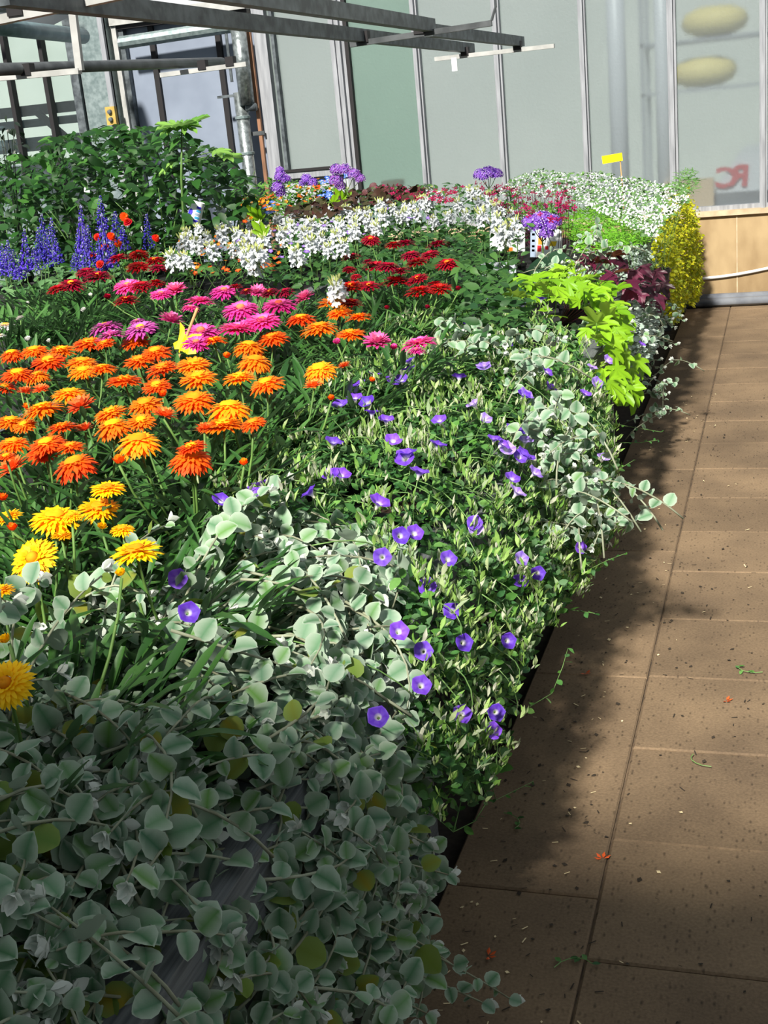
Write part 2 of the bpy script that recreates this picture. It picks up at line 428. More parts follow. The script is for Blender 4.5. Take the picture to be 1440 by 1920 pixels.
# door leaf of blue grey panels with dark joints
d1 = built('door_1', MB().box((-5.02, WY + .14, 0), (-3.9, WY + .18, 2.42)), M_panel, **S)
for x in (-4.76, -4.19):
    built('door_joint', MB().box((x - .022, WY + .11, 0), (x + .022, WY + .15, 2.40)), M_black, d1)
mb = MB(); mb.box((-5.07, WY + .05, 0), (-5.03, WY + .15, 2.46)); built('door_jamb', mb, M_whitebar, d1)
built('door_jamb', MB().box((-5.03, WY + .08, 0), (-4.985, WY + .14, 2.43)), M_darksteel, d1)
built('door_head', MB().box((-5.07, WY + .03, 2.42), (-3.9, WY + .16, 2.50)), M_whitebar, d1)
built('door_head_shadow_gap', MB().box((-5.03, WY + .06, 2.39), (-3.9, WY + .13, 2.42)), M_black, d1)
w2 = built('wall_above_door', MB().box((-5.3, WY + .18, 2.42), (-3.2, WY + .24, 3.6)), M_panel2, **S)
built('trim_1', MB().tube([(-4.95, WY - .05, 2.28), (-4.0, WY - .05, 2.30)], .05, 10), M_galv, **S)
# corner post
pst = built('column_post', MB().box((-5.36, WY - .02, 0), (-5.09, WY + .16, 3.3)), M_galv, **S)
built('post_flange', MB().box((-5.44, WY - .05, 0), (-5.37, WY + .12, 3.3)), M_darksteel, pst)
built('post_lip', MB().box((-5.13, WY - .05, 0), (-5.09, WY + .0, 3.3)), M_alu, pst)
# clear bays beyond the post
xs = [-5.44, -5.72, -6.06, -6.4, -6.75]
for i in range(len(xs) - 1):
    wn += 1
    mb = MB().box((xs[i + 1] - .018, WY + .02, .4), (xs[i + 1] + .018, WY + .09, 3.2))
    w = built('window_%d' % wn, mb, M_black, **S)
    built('pane', MB().box((xs[i + 1], PY, .4), (xs[i], PY + .005, 3.2)), M_glass_clear, w)

# switch box on the post
p = aty(212, 217, WY - .05)
sb = thing('switch_box', (p.x, WY - .05, p.z - .07), 'yellow electrical switch box on the grey steel post', 'switch')
built('housing', MB().box((p.x - .042, WY - .09, p.z - .07), (p.x + .042, WY - .052, p.z + .07)), M_boxyellow, sb)
for dz in (.03, -.028): built('knob', MB().lathe([(.0, .022), (.016, .02), (.02, 0)], 10).xf(Matrix.Translation((p.x, WY - .09, p.z + dz)) @ Matrix.Rotation(PI / 2, 4, 'X')), M_darksteel, sb)
# foil wrapped downpipe with bracket
dp = thing('insulated_pipe', (-3.98, WY - .05, 0), 'foil wrapped vertical pipe beside the copper strip and the blue grey door', 'pipe')
built('pipe_wrap', MB().tube([(-3.99, WY - .05, 0), (-3.99, WY - .05, 1.82)], .052, 12), M_foil, dp, True)
built('pipe_wrap', MB().tube([(-3.93, WY - .07, 1.72), (-3.93, WY - .07, 2.3)], .06, 12), M_foil, dp, True)
built('pipe_elbow', MB().tube([(-3.93, WY - .07, 1.74), (-3.93, WY - .07, 1.70), (-3.86, WY - .07, 1.70)], .03, 8), M_darksteel, dp, True)
for z in (1.35, 1.62): built('pipe_clamp', MB().lathe([(.054, 0), (.06, .005), (.06, .02), (.054, .025)], 12, c=(-3.99, WY - .05, z)), M_galv, dp)
built('valve_rod', MB().tube([(-4.04, WY - .06, 1.9), (-4.04, WY - .06, 2.35)], .012, 6), M_darksteel, dp)
built('pipe_bracket', MB().box((-4.18, WY - .06, 1.79), (-3.88, WY - .04, 1.81)), M_darksteel, dp)
built('pipe_bracket', MB().box((-3.98, WY - .02, 1.49), (-3.84, WY + .0, 1.52)), M_tubegrey, dp)

# pipes and cable along the plinth
for k, (yy, zz, r) in enumerate(((WY - .05, .045, .042), (WY - .13, .035, .032))):
    o = built('floor_pipe', MB().tube([(-.9, yy, zz), (2.2, yy, zz)], r, 12), M_greypipe, None, True,
          label=('thick grey pipe lying against the foot of the tan wall', 'thinner grey pipe on the paving in front of the thicker one')[k], category='pipe')
a = aty(1296, 524, WY - .012); b = aty(1440, 503, WY - .012)
pts = [a.lerp(b, t) + Vector((0, 0, -.012 * math.sin(PI * t))) for t in (-.35, 0, .2, .4, .6, .8, 1, 1.4, 2.2)]
built('cable', MB().tube(pts, .011, 8), M_whitecable, None, True, label='white cable sagging across the tan plinth wall', category='cable')

# wall behind the viewer, which keeps the nearest plants in the shade
built('wall_back', MB().box((-6.6, -1.75, 0), (2.6, -1.55, 3.50)), M_panel2, **S)
built('wall_right', MB().box((2.5, -1.55, 0), (2.6, WY, .67)), M_plaster, **S)

# ------------------------------------------------------------------ yard behind the glass
built('yard_ground', MB().box((-14, WY + .25, -.25), (10, 30, -.15)), M_yardground, **S)
built('yard_wall', MB().box((-14, 20.5, -.15), (10, 20.8, 5.5)), M_yardwall, **S)
# silver car part with mirrored red lettering
def car():
    p = aty(1400, 340, 12.6)
    t = thing('parked_van', (p.x + .9, 13.1, -.15), 'white van with red lettering seen blurred through the glass', 'van')
    pj = lambda px, py: (aty(px, py, 12.6).x, aty(px, py, 12.6).z)
    x0 = pj(1350, 340)[0]
    prof = [(pj(1343, 356)[0], .12), pj(1341, 356), pj(1347, 343), pj(1363, 325), pj(1373, 305), pj(1386, 290), pj(1398, 286), (pj(1440, 283)[0] + 1.5, pj(1440, 283)[1] + .02), (x0 + 2.6, .5), (x0 + 2.6, .12)]
    mb = MB(); n = len(prof)
    mb.add([(x, 12.6, z) for x, z in prof] + [(x, 14.2, z) for x, z in prof], [tuple(range(n)), tuple(range(2 * n - 1, n - 1, -1))] + [(i, (i + 1) % n + 0, (i + 1) % n + n, i + n) for i in range(n)])
    built('body', mb, M_carwhite, t)
    built('bumper', MB().box((x0 - .12, 12.5, pj(1343, 395)[1]), (x0 + 1.2, 12.62, pj(1343, 362)[1])), M_greypipe, t)
    for xx in (x0 + .75, x0 + 2.2): built('wheel', MB().lathe([(0, -.1), (.28, -.1), (.31, 0), (.28, .1), (0, .1)], 20).xf(Matrix.Translation((xx, 12.7, .16)) @ Matrix.Rotation(PI / 2, 4, 'X')), M_plastic, t)
    for s, px, py, hgt in (('R', 1386, 331, .20), ('C', 1362, 335, .19)):
        cu = bpy.data.curves.new('lettering', 'FONT'); cu.body = s; cu.size = hgt * 1.35; cu.extrude = .004; cu.offset = .008; cu.align_x = 'CENTER'; cu.align_y = 'CENTER'
        tmp = bpy.data.objects.new('lettering', cu); COL.objects.link(tmp)
        dg = bpy.context.evaluated_depsgraph_get(); me = bpy.data.meshes.new_from_object(tmp.evaluated_get(dg)); bpy.data.objects.remove(tmp)
        me.materials.clear(); me.materials.append(M_red)
        q = aty(px, py, 12.58)
        m = Matrix.Translation((q.x, 12.58, q.z)) @ Matrix.Diagonal((-1.15, 1, 1, 1)) @ Matrix.Rotation(PI / 2, 4, 'X') @ Matrix.Shear('XY', 4, (-.15, 0))
        obj('lettering', me, t, m)
car()
q = aty(1338, 370, 12.3)
built('crate', MB().box((q.x - .45, 12.3, -.15), (q.x, 12.48, aty(1325, 336, 12.3).z)), M_beige, None, label='beige crate outside, low behind the glass beside the van', category='crate')
q = aty(735, 320, 12.8)
cb = thing('terracotta_pots', (q.x, 12.8, -.15), 'reddish stack of pots blurred behind the greenish pane', 'pot stack')
for k in range(4): built('pot', MB().lathe([(.08, 0), (.11, .2), (.125, .2), (.125, .25), (.1, .25)], 14, c=(q.x, 12.8, -.15 + k * .27)), M_brick, cb)
for k, (px, py) in enumerate(((1340, 40), (1320, 135))):
    q = aty(px, py, 15.2)
    built('yellow_drum', MB().lathe([(0, 0), (.16, .01), (.28, .07), (.32, .17), (.28, .27), (.16, .33), (0, .34)], 18).xf(Matrix.Translation((q.x, 15.2, q.z - .16)) @ Matrix.Diagonal((1.15, 1, .95, 1))), M_drum, None, True,
          label=('upper yellow drum on the rack outside, blurred by the glass', 'lower yellow drum on the rack outside, blurred by the glass')[k], category='drum')
q0 = aty(1290, 90, 15.2)
rk = thing('drum_rack', (q0.x + .2, 15.2, -.15), 'pale steel rack outside carrying two yellow drums', 'rack')
for z in (aty(1340, 40, 15.2).z - .20, aty(1320, 135, 15.2).z - .20): built('shelf', MB().box((q0.x - .5, 14.85, z), (q0.x + 1.1, 15.55, z + .03)), M_panel2, rk)
for xx in (q0.x - .5, q0.x + 1.06):
    for yy in (14.85, 15.51): built('upright', MB().box((xx, yy, -.15), (xx + .04, yy + .04, 2.9)), M_panel2, rk)
# white pipe and steel post standing just outside
for px, r, yy, nm, lb, mt in ((1158, .085, 12.4, 'drain_pipe', 'white drain pipe outside, blurred behind the pane near the yellow sign', M_carwhite), (1243, .07, 12.4, 'steel_post', 'pale steel post outside behind the pane above the white flowers', M_carwhite)):
    q = aty(px, 150, yy)
    built(nm, MB().tube([(q.x, yy, -.15), (q.x, yy, 3.4)], r, 14), mt, None, True, label=lb, category='pipe' if r > .08 else 'post')
# beyond the post: heating pipes, brace and white panel of the next bay
built('yard_panel', MB().box((-8.6, 12.8, -.15), (-6.2, 10.65, 1.42)), M_panel2, None, label='white panel beyond the clear panes at the far left', category='panel')
for k, (z, r) in enumerate(((1.60, .06), (1.78, .035))):
    built('heating_pipe', MB().tube([(-9, 10.2, z), (-5.6, 10.2, z)], r, 12), M_pipegreen, None, True, label=('thick blue green heating pipe beyond the clear panes', 'thin blue green pipe just above the thick heating pipe')[k], category='pipe')
built('grey_rail', MB().box((-9, 10.1, 1.84), (-5.55, 10.15, 1.93)), M_tubegrey, None, label='dark grey rail above the blue green pipes', category='rail')
built('diagonal_brace', MB().bar((-6.25, 10.05, 1.86), (-5.6, 10.05, 1.25), .05, .05), M_tubegrey, None, label='diagonal steel brace behind the clear panes next to the post', category='brace')
a = aty(-60, 44, 7.2); b = aty(156, 68, 8.9)
built('heating_pipe', MB().tube([a, b], .055, 14), M_pipegreen, None, True, label='blue green pipe ending near the steel post, under the roof', category='pipe')
# roof edge in the upper corner: purlin and pale sheet
built('roof_beam', MB().bar((-4.9, 6.0, 2.42), (-4.55, 8.3, 2.44), .10, .09), M_darksteel, **S)
mb = MB(); nS = 14
for i in range(nS + 1):
    t = i / nS
    for j, (yy, zz) in enumerate(((9.2, 2.50), (9.0, 2.70), (8.8, 2.95))):
        mb.v.append((-7.4 + 2.1 * t, yy, zz + .03 * math.sin(t * 19) - .05 * math.sin(PI * t))); mb.c.append(None)
mb.f = [(i * 3 + j, i * 3 + 3 + j, i * 3 + 4 + j, i * 3 + 1 + j) for i in range(nS) for j in range(2)]
built('shade_sheet', mb, M_panel2, None, True, label='pale rolled shade sheet under the roof at the far left', category='sheet')

# ------------------------------------------------------------------ hanging rails over the benches
def hang(name, lab, parts_, cat='rail'):
    t = thing(name, parts_[0][1], lab, cat)
    for nm, a, b, w, h, m in parts_: built(nm, MB().bar(a, b, w, h), m, t)
    return t
ZR = 1.85
hang('hanging_rail', 'long dark steel hanging rail running above the strawflowers towards the far wall', [('rail', (-1.66, 2.6, ZR), (-1.68, 7.32, ZR), .04, .05, M_darksteel)])
hang('hanging_rail', 'dark steel hanging rail crossing the green pane, shorter of the pair', [('rail', (-1.40, 2.6, ZR + .01), (-1.38, 5.3, ZR + .01), .04, .05, M_darksteel)])
hang('hanging_rail', 'dark steel hanging rail with its end above the white flowers', [('rail', (-1.42, 5.4, ZR), (-1.37, 7.2, ZR), .04, .05, M_darksteel)])
def crossbar(lab, a, b, ks, m=M_whitebar):
    t = thing('cross_bar', a, lab, 'bar'); a = Vector(a); b = Vector(b)
    built('bar', MB().bar(a, b, .03, .022), m, t)
    for k in ks:
        p = a.lerp(b, k); built('clip', MB().box((p.x - .022, p.y - .02, p.z), (p.x + .022, p.y + .02, p.z + .045)), M_black, t)
    return t
crossbar('white cross bar under the far ends of the two dark hanging rails', (-1.84, 7.1, ZR - .045), (-1.17, 7.1, ZR - .045), (.26, .70))
crossbar('grey cross bar in the middle of the dark hanging rails', (-1.72, 5.25, ZR - .03), (-1.12, 5.28, ZR - .01), (.1, .5), M_tubegrey)
built('hanger_wire', MB().tube([(-1.12, 5.28, ZR), (-1.10, 5.28, ZR + .05), (-1.09, 5.28, ZR + .9)], .006, 6), M_tubegrey, None, label='thin bent wire rising from the grey cross bar', category='wire')
built('paper_tag', MB().box((-1.735, 7.05, ZR - .12), (-1.705, 7.055, ZR - .05)), M_card, None, label='small white paper tag hanging from the far cross bar', category='tag')
c0 = crossbar('white cross bar at the top of the hanging frame in the upper corner', (-2.02, 2.95, ZR - .02), (-1.30, 2.95, ZR + .02), (.25, .72))
t = thing('hanging_tube', (-2.9, 4.2, 1.83), 'round dark tube hanging lowest, in front of the door panels', 'tube')
built('tube', MB().tube([(-2.9, 4.0, 1.82), (-2.9, 6.58, 1.891)], .024, 12), M_tubegrey, t, True)
crossbar('short white bar clipped under the far end of the round tube', tuple(aty(302, 141, 6.1)), tuple(aty(463, 120, 6.1)), (.5, .82))
crossbar('white bar with a vertical strut under the round tube, near the left panes', tuple(aty(-40, 150, 4.6)), tuple(aty(150, 133, 4.6)), (.5,))
a = aty(137, 26, 4.6); b = aty(150, 132, 4.6)
built('strut', MB().bar(a, b, .03, .02, (0, 1, 0)), M_whitebar, None, label='vertical white strut holding up the round tube', category='strut')

# ------------------------------------------------------------------ benches
BZ = .60
def bench(x0, x1, y0, y1, lab):
    t = thing('plant_bench', ((x0 + x1) / 2, (y0 + y1) / 2, 0), lab, 'bench')
    built('bench_top', MB().box((x0 + .05, y0, BZ - .05), (x1 - .05, y1, BZ - .02)), M_bench_mat, t)
    n = int((y1 - y0) / 2.2)
    for k in range(n):
        ya = y0 + (y1 - y0) * k / n; yb = y0 + (y1 - y0) * (k + 1) / n
        for xx in (x1 - .10, x0):
            built('rim_board', MB().box((xx, ya + .002, BZ - .06), (xx + .10, yb - .002, BZ + .035)), M_wood, t)
            built('side_board', MB().box((xx + .04 if xx < x1 - .2 else xx + .06, ya + .002, BZ - .17), (xx + .06 if xx < x1 - .2 else xx + .08, yb - .002, BZ - .06)), M_wood, t)
    for yy in np.arange(y0 + .35, y1, 1.6):
        for xx in (x0 + .08, x1 - .14): built('leg', MB().box((xx, yy, -.045), (xx + .06, yy + .06, BZ - .06)), M_wood, t)
        built('cross_rail', MB().box((x0 + .08, yy + .06, BZ - .16), (x1 - .14, yy + .10, BZ - .06)), M_wood, t)
bench(-2.35, -.63, .25, 9.1, 'long grey wooden bench carrying the flowers along the paved path')
bench(-5.4, -2.48, 3.0, 9.0, 'second grey wooden bench carrying the leafy pepper plants')

# ------------------------------------------------------------------ plant materials
M_silver = leafmat('silver_leaf', [(68, 110, 72), (86, 128, 92), (104, 144, 108), (96, 142, 64), (118, 154, 124), (76, 118, 88)], back=(142, 160, 140), rough=.8, trans=.22, spec=.15, sheen=.12, rim=(168, 184, 164))
M_silver_tip = leafmat('silver_young_leaf', [(168, 184, 170), (190, 202, 190), (206, 214, 204)], back=(206, 212, 202), rough=.85, trans=.25, spec=.1, sheen=.3, rim=(222, 226, 216))
M_silver_stem = solid('silver_stem', (150, 156, 132), .8, c2=(116, 118, 94), scale=20)
M_silver_old = leafmat('old_silver_leaf', [(112, 134, 44), (104, 134, 54), (150, 136, 36), (94, 128, 56)], rough=.8, trans=.3, rim=(120, 142, 70))
M_conv_leaf = leafmat('bindweed_leaf', [(42, 84, 38), (62, 110, 48), (90, 142, 58), (54, 100, 60), (118, 166, 80)], back=(92, 128, 84), rough=.5, trans=.3)
M_conv_tip = leafmat('bindweed_bud', [(110, 156, 66), (140, 178, 88), (164, 192, 112), (200, 200, 180), (96, 146, 62)], rough=.6, trans=.35)
M_conv_stem = solid('bindweed_stem', (112, 146, 82), .6, c2=(84, 120, 60), scale=20)
M_straw_leaf = leafmat('strawflower_leaf', [(30, 66, 28), (48, 92, 36), (66, 112, 46), (40, 82, 34), (86, 130, 66)], back=(84, 116, 76), rough=.45, trans=.25, spec=.4)
M_straw_stem = solid('strawflower_stem', (104, 138, 66), .6, c2=(78, 112, 50), scale=20)
M_petal = petalmat('petals', var=.018)
M_petal_thin = petalmat('thin_petals', trans=.4, var=.012)
M_disc = petalmat('flower_disc', trans=.05, rough=.8, var=.02)
M_pepper = leafmat('pepper_leaf', [(22, 54, 20), (32, 72, 26), (46, 92, 34), (28, 64, 30), (72, 122, 48)], back=(70, 108, 58), rough=.5, trans=.3, spec=.3)
M_pepper_dark = leafmat('dark_pepper_leaf', [(26, 38, 30), (40, 52, 36), (34, 46, 40)], rough=.35, trans=.15)
M_greenstem = solid('green_stem', (92, 128, 62), .6, c2=(70, 100, 46), scale=20)
M_fig = leafmat('fig_leaf', [(96, 150, 60), (124, 172, 76), (140, 186, 88)], back=(120, 160, 84), rough=.5, trans=.4)
M_salvia_leaf = leafmat('sage_leaf', [(70, 110, 66), (92, 134, 84), (110, 150, 96)], rough=.6, trans=.3)
M_cleome_leaf = leafmat('cleome_leaf', [(34, 70, 32), (54, 94, 42), (76, 116, 54), (44, 84, 48)], rough=.5, trans=.3)
M_lime = leafmat('lime_leaf', [(116, 168, 20), (136, 186, 28), (152, 198, 40), (104, 156, 18)], back=(160, 196, 70), rough=.45, trans=.4, spec=.4)
M_purple_leaf = leafmat('purple_leaf', [(64, 16, 36), (92, 22, 54), (48, 14, 26), (120, 40, 72)], back=(140, 84, 60), rough=.4, trans=.3, spec=.5)
M_jenny = leafmat('golden_leaf', [(150, 158, 14), (186, 186, 22), (206, 200, 38), (120, 140, 20), (168, 176, 30)], rough=.5, trans=.35)
M_feather = leafmat('feathery_leaf', [(84, 146, 30), (112, 176, 44), (136, 196, 60)], rough=.5, trans=.4)
M_euph = leafmat('white_bract', [(226, 232, 230), (244, 246, 244), (206, 214, 208)], rough=.6, trans=.3)
M_euph_leaf = leafmat('spurge_leaf', [(84, 128, 64), (110, 150, 84), (70, 112, 56)], rough=.5, trans=.3)
M_silverfall = leafmat('silver_falls_leaf', [(150, 172, 156), (176, 194, 180), (196, 208, 198)], rough=.7, trans=.2, sheen=.3)
M_coleus = leafmat('coleus_leaf', [(44, 30, 24), (64, 42, 30), (56, 62, 30), (84, 40, 44)], rough=.5, trans=.2)
M_tagetes_leaf = leafmat('marigold_leaf', [(62, 110, 40), (92, 140, 52), (52, 96, 44)], rough=.5, trans=.3)
M_statice_leaf = leafmat('statice_leaf', [(46, 76, 56), (58, 90, 66), (40, 68, 52)], rough=.4, trans=.2, spec=.5)

# ------------------------------------------------------------------ leaf shapes (base at origin, along +Y, face +Z)
def leaf_shape(outline, length, cup=.12, bend=.1, wave=0.0, seed=0, rows=None):
    """outline: list of (t along, half width); returns MB, rim list; three columns across"""
    r = random.Random(seed); mb = MB(); rim = []
    n = len(outline)
    for i, (t, w) in enumerate(outline):
        y = t * length; w = w * length
        z = -bend * length * t * t
        for k in (-1, 0, 1):
            zz = z + (cup * w if k else 0) + (wave * length * r.uniform(-1, 1) if k else 0)
            mb.v.append((k * w, y + (r.uniform(-.02, .02) * length if k else 0), zz)); mb.c.append(None)
            rim.append(1.0 if k or i == n - 1 else 0.0)
    for i in range(n - 1):
        a = i * 3
        mb.f += [(a, a + 1, a + 4, a + 3), (a + 1, a + 2, a + 5, a + 4)]
    return mb, rim
OUT_ROUND = [(0, .02), (.06, .26), (.22, .45), (.48, .52), (.76, .40), (.93, .20), (1.0, .03)]
OUT_OVATE = [(0, .01), (.14, .17), (.34, .26), (.6, .22), (.84, .10), (1.0, .005)]
OUT_LANCE = [(0, .012), (.2, .05), (.45, .085), (.7, .07), (.88, .035), (1.0, .003)]
OUT_ELL = [(0, .02), (.25, .26), (.55, .32), (.82, .2), (1.0, .02)]
OUT_TINY = [(0, .05), (.5, .36), (1.0, .05)]
def family(name, out, length, mat, n=4, cup=.15, bend=.15, wave=.02):
    ms = []; bs = []
    for k in range(n):
        mb, rim = leaf_shape(out, length, cup * rnd.uniform(.3, 1.5), bend * rnd.uniform(-.3, 1.8), wave, k)
        ms.append(mb.mesh(name, mat, True, rim)); bs.append(base_of(mb, rim))
    return ms, bs
def blade(mb, out, m, length, cup=.1, bend=.2):
    """one leaflet added to a compound leaf; m places it"""
    l, _ = leaf_shape(out, length, cup, bend)
    mb.add([m @ Vector(v) for v in l.v], l.f)
LF_silver, B_silver = family('silver_leaf', OUT_ROUND, .035, M_silver, 6, .34, .3, .05)
LF_silver_old, _b = family('old_silver_leaf', OUT_ROUND, .038, M_silver_old, 3, .1, .3, .03)
LF_tip, B_tip = family('young_leaf', OUT_ELL, .020, M_silver_tip, 4, .35, -.2, .03)
LF_conv, B_conv = family('bindweed_leaf', OUT_ELL, .026, M_conv_leaf, 5, .2, .25, .03)
LF_straw, B_straw = family('strawflower_leaf', OUT_LANCE, .105, M_straw_leaf, 6, .35, .35, .012)
LF_pep, B_pep = family('pepper_leaf', OUT_OVATE, .095, M_pepper, 5, .2, .35, .02)
LF_pepd, _b = family('dark_pepper_leaf', OUT_OVATE, .075, M_pepper_dark, 3, .2, .4, .02)
LF_sage, B_sage = family('sage_leaf', OUT_OVATE, .06, M_salvia_leaf, 3, .2, .3, .02)
LF_cle, B_cle = family('cleome_leaf', OUT_OVATE, .06, M_cleome_leaf, 3, .2, .3, .02)
LF_stat, _b = family('statice_leaf', OUT_ROUND, .15, M_statice_leaf, 3, .12, .25, .02)
LF_col, B_col = family('coleus_leaf', OUT_ROUND, .055, M_coleus, 4, .3, .3, .09)
LF_tag, B_tag = family('marigold_leaf', OUT_OVATE, .04, M_tagetes_leaf, 3, .2, .3, .03)
_t, B_jen = family('golden_leaf', OUT_ELL, .019, M_jenny, 4, .2, .3, .02)
_t, B_euph = family('white_bract', OUT_TINY, .011, M_euph, 3, .2, .1, .02)
_t, B_eul = family('spurge_leaf', OUT_ELL, .022, M_euph_leaf, 2, .2, .2, .02)
_t, B_sf = family('silver_falls_leaf', OUT_ROUND, .020, M_silverfall, 3, .2, .2, .02)
_t, B_fea = family('feathery_leaf', OUT_LANCE, .045, M_feather, 3, .2, .4, .02)
# bud shapes
def bud_base(l, r, n=5):
    mb = MB().lathe([(.12 * r, 0), (r * .8, l * .25), (r, l * .5), (r * .5, l * .8), (.05 * r, l)], n)
    mb.v = [(v[0], v[2], v[1]) for v in mb.v]; mb.f = [tuple(reversed(f)) for f in mb.f]
    return base_of(mb)
OUT_NARROW = [(0, .02), (.3, .13), (.6, .15), (1.0, .01)]
B_bud = [bud_base(.016, .0022), bud_base(.012, .0018)] + [base_of(leaf_shape(OUT_NARROW, l_, .3, .3, .02, 3)[0]) for l_ in (.017, .021, .026)]
def lobed(length, tips, mat, name, notch=.45, seed=0):
    """palmate leaf with pointed lobes given as (angle deg, reach)"""
    mb = MB(); mb.v.append((0, 0, 0)); mb.c.append(None)
    pts = []
    for i, (a, rch) in enumerate(tips):
        if i:
            am = (a + tips[i - 1][0]) / 2; rm = notch * min(rch, tips[i - 1][1])
            pts.append((am, rm, .012))
        a0 = math.radians(a)
        pts.append((a - 17, rch * .66, .010)); pts.append((a - 7, rch * .9, 0)); pts.append((a, rch, -.03)); pts.append((a + 7, rch * .9, 0)); pts.append((a + 17, rch * .66, .010))
    pts = [(-165, .16, 0)] + pts + [(165, .16, 0)]
    for a, rr, z in pts:
        t = math.radians(a); mb.v.append((math.sin(t) * rr * length, math.cos(t) * rr * length, z * length * 4 * rr)); mb.c.append(None)
    n = len(pts); mb.f = [(0, i + 2, i + 1) for i in range(n - 1)] + [(0, 1, n)]
    return mb.mesh(name, mat, True)
LF_lime = [lobed(.10, [(-98, .55), (-48, .8), (0, 1.15), (48, .8), (98, .55)], M_lime, 'lime_leaf', .6), lobed(.10, [(-105, .5), (-40, .7), (0, 1.2), (40, .75), (105, .5)], M_lime, 'lime_leaf', .65),
           lobed(.09, [(-75, .6), (-30, .8), (0, 1.1), (30, .8), (75, .6)], M_lime, 'lime_leaf', .7)]
LF_purp = [lobed(.085, [(-100, .5), (-45, .75), (0, 1.0), (45, .75), (100, .5)], M_purple_leaf, 'purple_leaf', .7), lobed(.08, [(-70, .7), (0, 1.05), (70, .7)], M_purple_leaf, 'purple_leaf', .75)]
LF_fig = [lobed(.17, [(-75, .65), (-38, .9), (0, 1.05), (38, .9), (75, .65)], M_fig, 'fig_leaf', .4)]

# ------------------------------------------------------------------ flowers
def lerpc(a, b, t): return tuple(a[i] + (b[i] - a[i]) * t for i in range(3))
def straw_head(R, rings, inner, outer, tipc=None, w=.095, seed=1):
    """papery head: rings = [(count, start radius, reach, tilt degrees)] with colours from inner to outer ring"""
    r = random.Random(seed); mb = MB(); nr = len(rings)
    for k, (cnt, r0, rl, tilt) in enumerate(rings):
        c = lerpc(outer, inner, k / max(1, nr - 1))
        for j in range(cnt):
            a = 2 * PI * (j + r.uniform(-.25, .25) + .5 * (k % 2)) / cnt; ti = math.radians(tilt + r.uniform(-9, 9)); ln = rl * r.uniform(.86, 1.1)
            cx, sx = math.cos(a), math.sin(a); ww = w * r.uniform(.8, 1.15)
            cj = lerpc(c, (255, 255, 255), max(0, r.uniform(-.12, .08))); ct = tipc and lerpc(cj, tipc, .6) or lerpc(cj, outer, .35)
            vs = []
            for t, wd, ex in ((0, .45, 0), (.45, 1.0, .0), (.8, .75, -.10), (1.0, .06, -.22)):
                rad = r0 + ln * t * math.cos(ti); z = .02 + ln * t * math.sin(ti) + ex * ln * .6 + .03 * k
                for s in ((-1, 1) if t < 1 else (0,)):
                    vs.append(((rad * cx - s * wd * ww * sx) * R, (rad * sx + s * wd * ww * cx) * R, z * R))
            mb.add(vs, [(0, 2, 3, 1), (2, 4, 5, 3), (4, 6, 5)], [cj, cj, cj, cj, ct, ct, ct])
    return mb.mesh('strawflower_head', M_petal, True)
def disc_mesh(R, rr, h, c1, c2, seed=1):
    r = random.Random(seed); mb = MB(); n = 14
    prof = [(rr * 1.02, .03), (rr, h * .45), (rr * .8, h * .85), (rr * .45, h), (rr * .18, h * .93)]
    vs = []; cs = []
    for k, (q, z) in enumerate(prof):
        for j in range(n):
            a = 2 * PI * j / n; q2 = q * r.uniform(.95, 1.05)
            vs.append((q2 * R * math.cos(a), q2 * R * math.sin(a), (z + r.uniform(-.02, .02)) * R)); cs.append(lerpc(c1, c2, k / 4))
    vs.append((0, 0, h * .9 * R)); cs.append(c2)
    fs = [(i * n + k, i * n + (k + 1) % n, (i + 1) * n + (k + 1) % n, (i + 1) * n + k) for i in range(4) for k in range(n)] + [(4 * n + k, 4 * n + (k + 1) % n, 5 * n) for k in range(n)]
    return mb.add(vs, fs, cs).mesh('disc', M_disc, True)
RG_OPEN = [(26, .30, .72, -16), (26, .30, .68, -4), (22, .27, .58, 8), (16, .25, .42, 20), (14, .25, .26, 38)]
RG_FLAT = [(26, .28, .74, -4), (26, .28, .70, 6), (22, .25, .60, 16), (16, .22, .46, 30), (12, .2, .30, 48)]
RG_DROOP = [(26, .32, .70, -34), (26, .32, .66, -22), (22, .30, .58, -10), (16, .28, .44, 4), (14, .28, .25, 22)]
RG_CUP = [(14, .12, .80, 14), (14, .12, .80, 30), (12, .12, .74, 46), (10, .10, .66, 62), (7, .06, .55, 76)]
RG_BUD = [(9, .2, .6, 55), (8, .18, .7, 70), (6, .1, .75, 80)]
COLS = {
  'orange': dict(inner=(255, 152, 24), outer=(242, 76, 8), tip=(250, 104, 14), d=((232, 120, 6), (255, 168, 20))),
  'amber': dict(inner=(255, 176, 24), outer=(250, 112, 6), tip=(255, 140, 20), d=((240, 130, 4), (255, 172, 16))),
  'yellow': dict(inner=(255, 206, 0), outer=(255, 206, 6), tip=(255, 214, 24), d=((206, 120, 4), (240, 156, 10))),
  'gold': dict(inner=(255, 186, 4), outer=(255, 186, 4), tip=(255, 196, 20), d=((226, 126, 4), (246, 156, 8))),
  'pink': dict(inner=(248, 120, 196), outer=(206, 14, 110), tip=(244, 74, 170), d=((226, 90, 60), (236, 130, 80))),
  'mauve': dict(inner=(232, 128, 206), outer=(172, 50, 136), tip=(222, 96, 186), d=((236, 132, 40), (244, 160, 60))),
  'red': dict(inner=(176, 2, 36), outer=(116, 0, 24), tip=(172, 8, 42), d=((226, 96, 10), (250, 150, 24))),
  'white': dict(inner=(244, 242, 232), outer=(232, 232, 230), tip=(250, 250, 248), d=((226, 150, 40), (240, 180, 60))),
}
HEADS = {}
